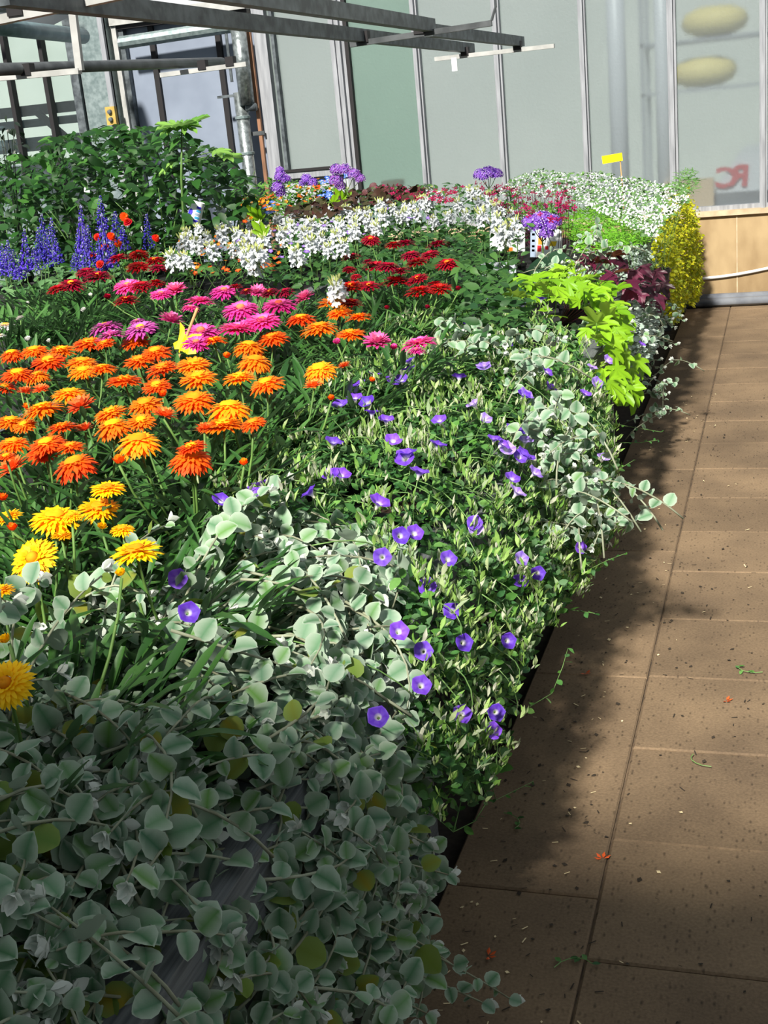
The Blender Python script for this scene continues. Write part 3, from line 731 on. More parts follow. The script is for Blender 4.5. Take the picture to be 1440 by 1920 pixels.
for _k, _c in COLS.items():
    r5 = dict(inner=_c['inner'], outer=_c['outer'], tipc=_c['tip'])
    HEADS[_k] = dict(
        open=[straw_head(1, RG_OPEN, seed=3, **r5), straw_head(1, RG_FLAT, seed=5, **r5)], droop=[straw_head(1, RG_DROOP, seed=7, **r5)],
        half=[straw_head(1, RG_CUP, inner=lerpc(_c['inner'], (255, 220, 190), .45), outer=_c['outer'], tipc=lerpc(_c['tip'], (255, 225, 200), .25), w=.13, seed=9)],
        bud=[straw_head(1, RG_BUD, inner=_c['inner'], outer=_c['outer'], tipc=_c['tip'], w=.2, seed=11)],
        disc=disc_mesh(1, .40, .30, *_c['d']), small=disc_mesh(1, .24, .26, *_c['d']))

def funnel(seed, c=(122, 72, 214), pale=(176, 140, 240)):
    r = random.Random(seed); mb = MB(); n = 15; vs = []; cs = []
    for rr, z, cc in ((.0025, 0, (226, 226, 190)), (.0035, .008, (240, 240, 236)), (.008, .015, lerpc(pale, c, .6)), (.0165, .020, c), (.0205, .0205, lerpc(c, pale, .3))):
        for k in range(n):
            a = 2 * PI * k / n; q = rr * (1 + (.07 * math.cos(5 * a) if rr > .01 else 0)) * r.uniform(.96, 1.04)
            vs.append((q * math.cos(a), q * math.sin(a), z + (.0018 * math.cos(5 * a) + r.uniform(-.0008, .0008) if rr > .01 else 0)))
            ray_ = k % 3 == 0 and rr > .007
            cs.append(lerpc(cc, (92, 40, 190), .45) if ray_ else cc)
    fs = [(i * n + k, i * n + (k + 1) % n, (i + 1) * n + (k + 1) % n, (i + 1) * n + k) for i in range(4) for k in range(n)]
    return mb.add(vs, fs, cs).mesh('funnel_flower', M_petal_thin, True)
FUNNEL = [funnel(1), funnel(2, (132, 84, 222)), funnel(3, (104, 60, 204))]
FUNNEL_PALE = [funnel(4, (168, 136, 232), (226, 210, 250)), funnel(5, (186, 160, 236), (236, 226, 250))]

def floret_petals(mb, m, n, ln, w, c, c2, lift=.5, spread=2 * PI, a0=0):
    for k in range(n):
        a = a0 + spread * k / n
        d = Vector((math.cos(a), math.sin(a), lift)).normalized(); s = Vector((-math.sin(a), math.cos(a), 0))
        vs = [Vector((0, 0, 0)), d * ln * .55 - s * w, d * ln * .55 + s * w, d * ln + Vector((0, 0, -.15 * ln)) - s * w * .5, d * ln + Vector((0, 0, -.15 * ln)) + s * w * .5]
        mb.add([m @ v for v in vs], [(0, 1, 2), (1, 3, 4, 2)], [c2, c, c, c, c])
def bead(mb, p, r, c, sz=1.0, n=4):
    mb.add([Vector(p) + Vector(v) for v in ((r, 0, 0), (0, r, 0), (-r, 0, 0), (0, -r, 0), (0, 0, r * sz), (0, 0, -r * sz))],
           [(0, 1, 4), (1, 2, 4), (2, 3, 4), (3, 0, 4), (1, 0, 5), (2, 1, 5), (3, 2, 5), (0, 3, 5)], c)
def spike_mesh(seed, L_=.16):
    """sage spike: whorls of small violet florets on a pale felted axis"""
    r = random.Random(seed); mb = MB()
    mb.tube([(0, 0, -.02), (0, 0, L_)], [.0022, .001], 5, (120, 128, 170))
    nw = 15
    for i in range(nw):
        t = i / (nw - 1); z = L_ * (t * .97); rad = .020 * (1 - t) ** .7 + .004
        cnt = 7 if t < .75 else 5
        for k in range(cnt):
            a = 2 * PI * (k + r.random()) / cnt; q = rad * r.uniform(.6, 1.1)
            c = lerpc((66, 52, 186), (116, 92, 224), r.random()) if r.random() > t * .35 else (176, 172, 210)
            if r.random() < .2: c = (44, 32, 140)
            bead(mb, (q * math.cos(a), q * math.sin(a), z + r.uniform(-.004, .004)), .0048 * (1 - .45 * t) * r.uniform(.8, 1.25), c, 1.3)
    return mb.mesh('flower_spike', M_petal_thin, False)
SPIKE = [spike_mesh(s, l) for s, l in ((1, .17), (2, .15), (3, .13))]
def cleome_mesh(seed):
    r = random.Random(seed); mb = MB()
    for k in range(18):
        a = 2 * PI * k * .382; t = k / 18; q = .028 * (1 - t * .6); z = -.018 + .048 * t
        d = Vector((math.cos(a) * (1 - t * .5), math.sin(a) * (1 - t * .5), .35 + t * .4)).normalized()
        m = frame(Vector((math.cos(a) * q * .55, math.sin(a) * q * .55, z)), d.cross(Vector((0, 0, 1))), d)
        floret_petals(mb, m, 4, .021, .0055, (222, 226, 232), (206, 212, 200), .75, PI * 1.2, r.random() * 6)
        e = Vector((math.cos(a) * q * .55, math.sin(a) * q * .55, z))
        mb.tube([(0, 0, z - .03), e], .0008, 3, (120, 140, 80), False)
    for k in range(12):
        a = r.random() * 6.28; q = r.uniform(0, .014); b = Vector((q * math.cos(a), q * math.sin(a), .028)); tpt = b + Vector((math.cos(a) * .01, math.sin(a) * .01, r.uniform(.012, .024)))
        mb.tube([b, b.lerp(tpt, .6), tpt], [.001, .0026, .0008], 4, (206, 214, 140), False)
    return mb.mesh('flower_cluster', M_petal_thin, False)
CLEO = [cleome_mesh(s) for s in (1, 2, 3)]
def statice_mesh(seed, pts, c=(118, 62, 200)):
    """statice panicle: domes of tiny papery purple calyces with white corollas; pts = (x, y, z, radius) lobes"""
    r = random.Random(seed); mb = MB()
    for (cx, cy, cz, R_) in pts:
        n = int(150 * (R_ / .05) ** 2)
        for k in range(n):
            u = k / n; a = k * 2.39996; z = 1 - 1.35 * u; q = math.sqrt(max(0, 1 - z * z)); nrm = Vector((q * math.cos(a), q * math.sin(a), z)); p = Vector((cx, cy, cz)) + Vector((nrm.x, nrm.y, nrm.z)) * R_ * r.uniform(.82, 1.05)
            m = frame(p, nrm.cross(Vector((.1, .2, 1))), nrm)
            cc = lerpc(c, (176, 128, 222), r.random()); cc = (72, 34, 140) if r.random() < .12 else cc
            floret_petals(mb, m, 5, .0075, .0034, cc, lerpc(cc, (60, 20, 130), .4), .5, a0=r.random())
            if r.random() < .26: bead(mb, p + nrm * .005, .0032, (240, 234, 248))
        mb.tube([(0, 0, -.10), (cx * .5, cy * .5, cz - .05), (cx, cy, cz)], .0022, 4, (92, 116, 62), False)
    return mb.mesh('flower_panicle', M_petal_thin, False)
def marigold_mesh(seed, c1, c2):
    r = random.Random(seed); mb = MB()
    for k in range(5):
        n = 12 - k * 2
        m = Matrix.Translation((0, 0, .004 * k)) @ Matrix.Rotation(r.random() * 6, 4, 'Z')
        floret_petals(mb, m, n, .022 * (1 - k * .14), .006, lerpc(c1, c2, k / 4), lerpc(c1, c2, .6), .15 + .28 * k)
    return mb.mesh('double_flower', M_petal, False)
MARI = [marigold_mesh(1, (206, 16, 10), (232, 56, 14)), marigold_mesh(2, (218, 34, 10), (240, 90, 16))]
def tiny_flower(c, c2, n=5, ln=.009, w=.0035):
    mb = MB(); floret_petals(mb, Matrix.Identity(4), n, ln, w, c, c2, .4); bead(mb, (0, 0, .002), .0018, c2)
    return base_of(mb)
B_orange = [tiny_flower((240, 128, 40), (250, 190, 60), 5, .013, .005), tiny_flower((226, 84, 30), (250, 160, 50), 5, .013, .005)]
B_yel = [tiny_flower((250, 176, 20), (200, 90, 10), 5, .011, .005)]
B_blue = [tiny_flower((60, 110, 220), (230, 236, 250), 5, .014, .006), tiny_flower((84, 130, 232), (230, 236, 250), 5, .014, .006)]
B_mag = [tiny_flower((150, 10, 66), (92, 8, 44), 4, .012, .004), tiny_flower((180, 24, 92), (104, 10, 54), 4, .012, .004)]
B_viol = [tiny_flower((132, 96, 190), (200, 180, 230), 5, .012, .005)]
B_white = [tiny_flower((240, 242, 240), (220, 220, 180), 5, .012, .005)]

# ------------------------------------------------------------------ pots
_mb = MB().lathe([(.0, 0), (.048, 0), (.060, .09), (.066, .09), (.066, .105), (.060, .105), (.058, .09), (.0, .088)], 16)
ME_POT = _mb.mesh('pot', M_plastic, False)
ME_PEAT = MB().lathe([(.058, .093), (.03, .099), (.001, .097)], 14).mesh('peat', M_peat, True)
PLANTS = []
def potted(name, x, y, label, group, cat='plant', z=None, size=1.0):
    z = BZ - .02 if z is None else z
    t = thing(name, (x, y, z), label, cat, group)
    p = obj('pot', ME_POT, t, Matrix.Translation((x, y, z)) @ Matrix.Scale(size, 4))
    obj('peat', ME_PEAT, p, Matrix.Translation((x, y, z)))
    t_ = dict(o=t, x=x, y=y, z=z, top=z + .10 * size, n=0); PLANTS.append(t_)
    return t_
def stem(t, pts, r, mat, name='stem', n=5):
    mb = MB().tube(pts, r, n); return built(name, mb, mat, t['o'], True, origin=pts[0])
def bez(a, b, c, n=8):
    a, b, c = Vector(a), Vector(b), Vector(c)
    return [a * (1 - t) ** 2 + b * 2 * t * (1 - t) + c * t * t for t in [i / n for i in range(n + 1)]]
def nearest(ts, p): return min(ts, key=lambda t: (t['x'] - p[0]) ** 2 + (t['y'] - p[1]) ** 2)
LEAFMAX = 285

# ================================================================== strawflowers
def Z6(l): return [(x / 2.571, 600 + y / 2.571, w / 2.571) + tuple(k) for x, y, w, *k in l]
def Z3(l): return [(x / 2.88, 360 + y / 2.88, w / 2.88) + tuple(k) for x, y, w, *k in l]
def Z4(l): return [(450 + x / 2.88, 280 + y / 2.88, w / 2.88) + tuple(k) for x, y, w, *k in l]
def Z7(l): return [(480 + x / 2.769, 600 + y / 2.769, w / 2.769) + tuple(k) for x, y, w, *k in l]
H_orange = Z6([(55,150,118,'droop'),(165,135,125),(235,185,150),(300,135,125,'amber'),(430,100,145),(395,190,140,'amber'),(400,235,125,'amber'),(495,220,130),(505,105,90),(650,90,130),(750,140,135),(670,185,135),(600,280,158),(785,220,150),(935,200,150,'amber'),(955,265,165,'amber'),(755,305,125),(1030,90,125),(1200,110,155,'amber','droop'),(1230,180,165,'amber','droop'),(1315,70,140),(1155,265,145,'amber'),(1285,290,155),(85,245,145),(180,255,125,'amber','droop'),(25,315,100),(125,340,85,'half'),(200,330,85,'half'),(335,340,155,'amber'),(205,410,190,'amber'),(395,405,150,'half'),(50,475,135,'amber'),(120,495,110,'amber'),(535,435,150,'amber'),(700,390,155,'amber'),(545,490,175,'amber','droop'),(680,475,125,'amber'),(790,450,130,'half'),(935,365,180),(1105,400,205,'amber','droop'),(1080,490,190,'amber'),(985,520,110,'half'),(1220,485,115),(300,505,140),(410,520,105,'half'),(665,560,205,'amber','droop'),(60,580,150),(225,580,170),(215,625,155),(340,600,125),(360,670,205,'droop'),(920,640,195,'droop'),(925,600,130),(70,700,165,'half'),(30,650,85),(575,680,95,'bud'),(1095,175,60,'bud'),(1175,690,55,'bud'),(785,360,60,'bud'),(15,860,75,'bud'),(1000,505,90),(130,420,60,'bud')])
H_orange += Z4([(330,900,150),(430,945,190,'amber'),(640,895,135),(595,985,150),(540,870,130),(505,815,160,'amber')]) + Z7([(330,235,165,'amber','droop'),(460,235,75,'half'),(300,335,105,'half'),(390,410,35,'bud'),(600,315,30,'bud')]) + [(24, 990, 30, 'bud')]
H_yellow = Z6([(520,800,150,'gold'),(475,890,180,'gold'),(265,930,215,'gold'),(40,935,120,'gold'),(160,1150,212,'face'),(655,1095,215),(345,935,90,'gold')]) + [(0,1103,50,'gold'),(12,1282,92,'face'),(227,1077,18,'bud'),(116,1000,36,'gold'),(191,988,20,'bud'),(229,988,42,'gold'),(14,1200,22,'bud')]
H_pink = Z3([(690,490,160),(870,540,110),(950,520,125,'half'),(1080,570,190),(1030,615,90),(1210,520,140),(1390,530,100,'half'),(570,710,170,'mauve'),(600,760,150,'mauve'),(760,720,170,'mauve'),(740,690,80,'mauve'),(925,685,150,'half'),(1085,735,180),(1060,800,140),(1300,610,190),(1280,720,190),(1390,690,120)]) + Z4([(210,820,180),(350,795,115,'half'),(40,840,100),(120,910,180),(30,930,100),(90,765,90,'half'),(740,1030,155,'half'),(965,1030,175),(955,1075,90),(830,1070,60,'bud'),(525,1040,60,'bud')])
H_red = Z3([(635,350,100),(750,325,85),(745,390,105),(835,360,95),(855,400,90),(465,420,95),(530,445,130),(385,485,135),(310,515,95),(760,495,105),(840,480,95),(680,575,115),(580,570,50,'bud'),(1270,505,70),(1330,525,60)]) + Z4([(705,478,85),(600,572,90),(590,640,65),(625,680,50),(600,730,125),(695,728,95),(690,600,60),(735,620,115),(800,620,115),(865,650,95),(830,505,80),(890,500,100),(920,560,90),(1065,505,110),(1025,560,85),(955,600,100),(1120,605,110),(845,700,145),(960,690,95),(970,755,130),(1050,720,105),(1080,740,105),(1180,755,45,'bud'),(1010,855,40,'bud'),(160,765,80),(240,760,90),(600,820,110),(35,760,60),(795,860,30,'bud')])
H_white = Z3([(30,712,105),(0,770,60),(150,795,50,'bud'),(455,640,50,'bud'),(150,600,30,'bud'),(110,680,50,'half'),(265,805,30,'bud'),(490,555,34,'bud'),(565,625,22,'bud')])
def straw_group(heads, base, pots, zc, group, nleaf, zrange=(.68, .865)):
    ts = []
    for (px, py), lab in pots:
        p = atz(px, py, zc - .03)
        ts.append(potted(base + '_strawflower', p.x, p.y + .03, lab, group, 'strawflower'))
    for h in heads:
        px, py, w = h[:3]; ks = h[3:]
        col = next((k for k in ks if k in COLS), base); kind = next((k for k in ks if k in ('half', 'bud', 'droop', 'face')), 'open')
        z = zc + rnd.uniform(-.025, .025)
        if kind == 'bud': z -= .02
        p = atz(px, py + (w * .12 if kind != 'face' else 0), z)
        R_ = min(.052, max(.012, w / 2 * (p - EYE).dot(CF) / FPX)) * (1.36 if base == 'red' else 1.2)
        t = nearest(ts, p)
        up = Vector((rnd.uniform(-.16, .16), rnd.uniform(-.28, .10), 1)).normalized()
        if kind == 'face': up = Vector((.05, -.85, 1)).normalized()
        if kind in ('half', 'bud'): up = Vector((rnd.uniform(-.4, .4), rnd.uniform(-.5, .3), 1)).normalized()
        hm = rnd.choice(HEADS[col][{'face': 'open'}.get(kind, kind)])
        m = frame(p, Vector((rnd.uniform(-1, 1), rnd.uniform(-1, 1), .1)).cross(up), up, R_ if kind != 'bud' else R_ * 1.1)
        fo = obj('flower_head', hm, t['o'], m)
        if kind in ('open', 'droop', 'face') and not (base == 'red' and rnd.random() < .5):
            d = obj('disc', HEADS[col]['small' if kind == 'face' or col in ('pink', 'mauve', 'red') else 'disc'], fo)
        b = Vector((t['x'] + rnd.uniform(-.04, .04), t['y'] + rnd.uniform(-.04, .04), t['top'] - .01))
        mid = Vector((p.x * .8 + b.x * .2, p.y * .8 + b.y * .2, (p.z + b.z) / 2)) - up * .01
        stem(t, bez(b, mid, p - up * (.004), 5), [.0032, .003, .0028, .0026, .0024, .0024], M_straw_stem)
        # leaves climbing the stem
        for k in range(3):
            f = rnd.uniform(.45, .93); q = bez(b, mid, p, 20)[int(f * 20)]
            a = rnd.uniform(0, 6.28); d_ = Vector((math.cos(a), math.sin(a), rnd.uniform(.3, 1.1)))
            obj('leaf', rnd.choice(LF_straw), t['o'], frame(q, d_, Vector((-math.cos(a) * .5, -math.sin(a) * .5, 1)), rnd.uniform(.55, .9))); t['n'] += 1
    for t in ts:
        bs = []
        for k in range(nleaf * 4):
            a = rnd.uniform(0, 6.28); q = .21 * math.sqrt(rnd.random()); z = rnd.uniform(*zrange)
            p = Vector((t['x'] + q * math.cos(a), t['y'] + q * math.sin(a), z)); a += rnd.uniform(-.7, .7)
            d_ = Vector((math.cos(a), math.sin(a), rnd.uniform(.25, 1.3)))
            m = frame(p, d_, Vector((-math.cos(a) * .5, -math.sin(a) * .5, 1)), rnd.uniform(.7, 1.15))
            if k < nleaf and t['n'] < LEAFMAX: obj('leaf', rnd.choice(LF_straw), t['o'], m); t['n'] += 1
            else: bs.append((rnd.randrange(6), m))
        joined('undergrowth_foliage', B_straw, bs, M_straw_leaf, t['o'])
    return ts
ZC = .95
straw_group(H_orange, 'orange', [((40, 655), 'orange strawflower next to the white strawflower at the far left edge'), ((165, 670), 'orange strawflower in front of the mauve pink heads'), ((290, 690), 'orange strawflower left of the yellow butterfly stick'), ((60, 780), 'orange strawflower at the left edge, second row behind the yellow ones'), ((205, 790), 'orange strawflower in the middle of the orange block, third from the left edge'), ((330, 765), 'orange strawflower directly in front of the yellow butterfly stick'), ((470, 655), 'orange strawflower between the butterfly stick and the bright pink heads'), ((440, 770), 'orange strawflower at the right end of the front orange rows'), ((85, 870), 'orange strawflower just behind the yellow heads at the left edge'), ((330, 860), 'orange strawflower with two large heads closest to the bindweed'), ((600, 610), 'orange strawflower below the dark red heads'), ((595, 695), 'orange strawflower standing alone among green leaves right of the orange block'), ((500, 705), 'orange strawflower at the right rim of the orange block')], ZC, 'orange strawflowers on the bench', 60)
straw_group(H_yellow, 'yellow', [((30, 965), 'yellow strawflower at the left edge below the orange heads'), ((190, 945), 'golden yellow strawflower with three heads behind the silver leaves'), ((55, 1065), 'yellow strawflower with a wide head tilted to the viewer'), ((245, 1035), 'yellow strawflower with a single flat head beside the silver leaves'), ((10, 1240), 'yellow strawflower head nearest the viewer, cut by the left edge')], .92, 'yellow strawflowers on the bench', 60, (.66, .80))
straw_group(H_pink, 'pink', [((210, 625), 'mauve pink strawflower behind the orange heads on the left'), ((300, 560), 'pink strawflower among the dark red heads on the left'), ((370, 630), 'bright pink strawflower beside the yellow butterfly stick'), ((450, 590), 'bright pink strawflower between the butterfly stick and the orange heads'), ((520, 570), 'bright pink strawflower in front of the white cleome'), ((740, 640), 'pink strawflower standing alone beside the bindweed')], ZC, 'pink strawflowers on the bench', 60)
straw_group(H_red, 'red', [((130, 530), 'dark red strawflower furthest left, below the blue sage'), ((250, 505), 'dark red strawflower just right of the blue sage spikes'), ((480, 545), 'dark red strawflower with few heads behind the pink ones'), ((660, 520), 'dark red strawflower left in the big red clump'), ((740, 480), 'dark red strawflower at the back of the big red clump'), ((770, 530), 'dark red strawflower in the middle of the big red clump'), ((810, 510), 'dark red strawflower at the right end of the big red clump'), ((650, 575), 'dark red strawflower with one head behind the orange ones')], ZC + .02, 'dark red strawflowers on the bench', 60)
straw_group(H_white, 'white', [((15, 610), 'white strawflower with open heads at the left edge'), ((130, 595), 'white strawflower in bud in the green patch below the red heads'), ((60, 560), 'white strawflower in bud at the back of the green patch'), ((190, 560), 'white strawflower in bud next to the mauve heads')], ZC - .06, 'white strawflowers on the bench', 90, (.70, .86))

# ================================================================== draped mounds along the bench edge
class Drape:
    def __init__(s, prof): s.p = prof; s.l = [0]; [s.l.append(s.l[-1] + math.hypot(prof[i + 1][0] - prof[i][0], prof[i + 1][1] - prof[i][1])) for i in range(len(prof) - 1)]
    def at(s, u, y):
        for i in range(len(s.p) - 1):
            if u <= s.l[i + 1] or i == len(s.p) - 2:
                t = (u - s.l[i]) / (s.l[i + 1] - s.l[i]); a, b = s.p[i], s.p[i + 1]
                d = Vector((b[0] - a[0], 0, b[1] - a[1])).normalized(); n = Vector((-d.z, 0, d.x))
                if n.z < 0: n = -n
                if n.z < .05: n = Vector((1, 0, .1))
                return Vector((a[0] + (b[0] - a[0]) * t, y, a[1] + (b[1] - a[1]) * t)), n, d
    def sample(s, y0, y1, poly, tries=60, depth=.0, bump=.03):
        for _ in range(tries):
            u = rnd.uniform(0, s.l[-1]); y = rnd.uniform(y0, y1)
            p, n, d = s.at(u, y)
            h = bump * (math.sin(p.x * 13 + y * 5) * math.sin(y * 9 - p.x * 6) + .6 * math.sin(y * 21 + p.z * 17))
            p = p + n * (h - depth * rnd.random() ** .8)
            if inpoly(proj(p), poly): return p, n, d
        return None

# ---- trailing blue bindweed
P_conv = [(375, 945), (430, 885), (500, 850), (560, 800), (585, 740), (640, 690), (690, 640), (760, 605), (850, 600), (930, 575), (1000, 585), (1080, 630), (1135, 740), (1150, 850), (1150, 1000), (1100, 1090), (1060, 1130), (1000, 1210), (960, 1310), (950, 1420), (905, 1500), (800, 1545), (740, 1400), (770, 1250), (740, 1100), (680, 1010), (600, 975), (480, 975), (400, 1000)]
DR_conv = Drape([(-1.55, .80), (-1.1, .82), (-.8, .81), (-.68, .77), (-.59, .67), (-.53, .52), (-.49, .36), (-.48, .22)])
conv_pots = [(-.76, 1.35, 'blue bindweed nearest the viewer, trailing low over the bench edge beside the silver leaves'), (-.80, 1.85, 'blue bindweed with large violet flowers right behind the near silver plants'), (-.78, 2.35, 'blue bindweed hanging thickly over the bench edge in the middle of the path side'), (-1.12, 2.15, 'blue bindweed between the orange strawflowers and the silver plants'), (-1.1, 2.75, 'blue bindweed beside the pair of pink strawflowers'), (-.76, 2.95, 'blue bindweed around the pale silver clump on the bench edge'), (-.78, 3.6, 'blue bindweed in front of the lime green leaves'), (-1.05, 3.5, 'blue bindweed under the white label cards')]
TC = [potted('blue_bindweed', min(x, -.81), y_, l, 'trailing blue bindweeds along the bench edge', 'bindweed') for x, y_, l in conv_pots]
bs = {id(t['o']): [] for t in TC}; bb = {id(t['o']): [] for t in TC}
N_CONV = 15000
for k in range(N_CONV):
    s_ = DR_conv.sample(1.1, 4.3, P_conv, 40, .09)
    if not s_: continue
    p, n, d = s_; t = nearest(TC, p)
    a = rnd.uniform(0, 6.28); d_ = Vector((math.cos(a), math.sin(a), rnd.uniform(-.3, .8))) + n * .3
    m = frame(p, d_, n + rv(.7), rnd.uniform(.6, 1.15))
    if k < 2000 and t['n'] < LEAFMAX: obj('leaf', rnd.choice(LF_conv), t['o'], m); t['n'] += 1
    else: bs[id(t['o'])].append((rnd.randrange(5), m))
for k in range(1700):          # upright pale buds and shoot tips
    s_ = DR_conv.sample(1.1, 4.3, P_conv, 40, .0)
    if not s_: continue
    p, n, d = s_; t = nearest(TC, p)
    q = p + n * rnd.uniform(-.005, .035)
    for j in range(rnd.randint(3, 6)):
        bb[id(t['o'])].append((rnd.randrange(5), frame(q + rv(.008), Vector((rnd.uniform(-.8, .8), rnd.uniform(-.8, .8), 1)) + n * .4, rv(1), rnd.uniform(.8, 1.3))))
for t in TC:
    joined('foliage', B_conv, bs[id(t['o'])], M_conv_leaf, t['o'])
    joined('shoot_tips', B_bud, bb[id(t['o'])], M_conv_tip, t['o'], label='pale green pointed buds and shoot tips')
for k in range(190):           # thin trailing stems
    s_ = DR_conv.sample(1.1, 4.3, P_conv, 40, .02)
    if not s_: continue
    p, n, d = s_; t = nearest(TC, p)
    b = p - d * rnd.uniform(.08, .2) - n * .05 + Vector((rnd.uniform(-.08, .08), rnd.uniform(-.15, .15), 0))
    stem(t, bez(b, (b + p) / 2 + n * .06, p + n * .02, 5), .0013, M_conv_stem, 'runner', 4)
F_conv = []
F_conv += [(480 + x / 2.769, 600 + y / 2.769) for x, y in [(855,185),(825,290),(820,340),(605,370),(570,415),(670,390),(525,490),(615,500),(455,530),(595,580),(670,615),(380,735),(700,705),(795,770),(805,800),(820,905),(420,900),(360,985),(590,1050),(770,380),(1005,205),(1060,240),(1270,195),(1195,320),(1350,455),(975,605),(1150,585),(1310,650),(1180,515),(915,750),(1215,710),(1270,735),(1325,760),(1375,800),(1385,860),(1290,900),(1295,980),(1140,1090),(1375,715),(1050,385),(1140,75)]]
F_conv += [(900 + x / 2.667, 560 + y / 2.667) for x, y in [(300,65),(70,70),(235,90),(105,295),(595,345),(30,415),(285,415),(295,500),(180,545),(495,540),(530,410),(545,460),(140,730),(50,790),(610,1125),(460,1240),(590,860),(155,835),(780,275),(725,190)]]
F_conv += [(1165 / 2.88, 900 + 205 / 2.88), (1000 / 2.88, 900 + 540 / 2.88), (990 / 2.88, 900 + 745 / 2.88)]
F_conv += [(400 + x / 2.88, 900 + y / 2.88) for x, y in [(285,140),(225,190),(670,70),(975,330),(1050,345),(1410,270),(1230,480),(1160,590),(970,860),(1140,940),(1300,895),(1300,745),(1100,1150),(1320,1295),(905,1310),(920,430)]]
F_conv += [(700 + x / 2.88, 1000 + y / 2.88) for x, y in [(750,180),(860,215),(780,315),(670,590),(635,965),(600,1100)]]
def march(px, py, dr, y0=.6, y1=6.5):
    """first point where the view ray meets the draped surface (world position for a flower seen there)"""
    d = ray(px, py); prev = None
    for k in range(1500):
        p = EYE + d * (.6 + k * .008)
        # height of surface at this X
        pr = dr.p
        if p.x < pr[0][0]: zs = pr[0][1]
        elif p.x > pr[-1][0]: continue
        else:
            for i in range(len(pr) - 1):
                if pr[i][0] <= p.x <= pr[i + 1][0]:
                    zs = pr[i][1] + (pr[i + 1][1] - pr[i][1]) * (p.x - pr[i][0]) / (pr[i + 1][0] - pr[i][0]); break
        if p.z <= zs: return p
    return None
for i, (px, py) in enumerate(F_conv):
    p = march(px, py, DR_conv)
    if p is None: continue
    t = nearest(TC, p)
    out = Vector((.55, -.25, .9)) if p.x > -.7 else Vector((rnd.uniform(-.3, .3), rnd.uniform(-.5, .2), 1))
    big = py > 980
    if big: out = Vector((.45, -.8, .55))
    out = (out + rv(.35)).normalized()
    p = p + out * .03 - ray(px, py).normalized() * .03
    fm = rnd.choice(FUNNEL_PALE if (px > 850 and rnd.random() < .5 and py < 1120) else FUNNEL)
    sc = .80 if big else rnd.uniform(.85, 1.05)
    obj('flower', fm, t['o'], frame(p, out.cross(Vector((.3, .2, .9))), out, sc))
    stem(t, bez(p - out * .07 + rv(.02), p - out * .04, p, 3), .0011, M_conv_stem, 'flower_stalk', 4)
# loose shoots reaching out over the path
def shoot(t, pix, zs, leafs=LF_conv, nl=10, r=.0014, sc=.9, mat=M_conv_stem, tip=True):
    pts = [atz(px, py, z) for (px, py), z in zip(pix, zs)]
    fine = []
    for i in range(len(pts) - 1):
        for k in range(4): fine.append(pts[i].lerp(pts[i + 1], k / 4))
    fine.append(pts[-1])
    stem(t, fine, [r * (1 - .5 * i / len(fine)) for i in range(len(fine))], mat, 'runner', 4)
    for k in range(nl):
        q = fine[int((k + 1) / nl * (len(fine) - 1))]; d_ = fine[-1] - fine[0]; d_.normalize()
        sd = d_.cross(Vector((0, 0, 1))) * (1 if k % 2 else -1)
        obj('leaf', rnd.choice(leafs), t['o'], frame(q, sd + d_ * .5 + rv(.5), Vector((0, -.3, 1)) + rv(.6), sc * rnd.uniform(.6, 1.0) * (1 - .35 * k / nl))); t['n'] += 1
shoot(TC[0], [(760, 1160), (850, 1260), (930, 1295), (985, 1330), (1035, 1300), (1055, 1250), (1065, 1215)], [.5, .42, .36, .32, .32, .34, .36], nl=16, sc=1.1)
shoot(TC[0], [(790, 1420), (850, 1440), (940, 1380), (910, 1375)], [.4, .38, .36, .37], nl=5)
shoot(TC[0], [(780, 1500), (850, 1560), (890, 1540), (915, 1500), (905, 1475)], [.33, .28, .28, .3, .31], nl=10)
shoot(TC[0], [(850, 1560), (870, 1480), (865, 1470)], [.28, .32, .33], nl=6, sc=.7)
shoot(TC[2], [(1000, 1120), (1040, 1140), (1080, 1145), (1115, 1150)], [.35, .3, .3, .31], nl=12, sc=1.3)
shoot(TC[2], [(1060, 1030), (1110, 1065), (1140, 1050), (1172, 1038)], [.4, .38, .38, .4], nl=10)
shoot(TC[5], [(1120, 890), (1160, 880), (1190, 862)], [.4, .4, .41], nl=7)
shoot(TC[6], [(1130, 790), (1180, 800), (1240, 810)], [.35, .33, .33], nl=9)
shoot(TC[6], [(1160, 830), (1200, 830), (1235, 825)], [.3, .3, .3], nl=8)
shoot(TC[0], [(880, 1330), (930, 1500), (1000, 1465)], [.3, .06, .05], nl=9)
# tall thin stalks standing against the dark strawflower leaves
for px, py, px2, py2 in ((632, 690, 625, 755), (690, 670, 700, 720), (605, 780, 545, 800), (660, 830, 600, 770), (700, 760, 720, 850), (585, 860, 640, 900)):
    a = march(px2, py2, DR_conv); b = atz(px, py, .90)
    if a: stem(nearest(TC, a), bez(a, (a + b) / 2 + rv(.02), b, 4), .0012, M_conv_stem, 'runner', 4)

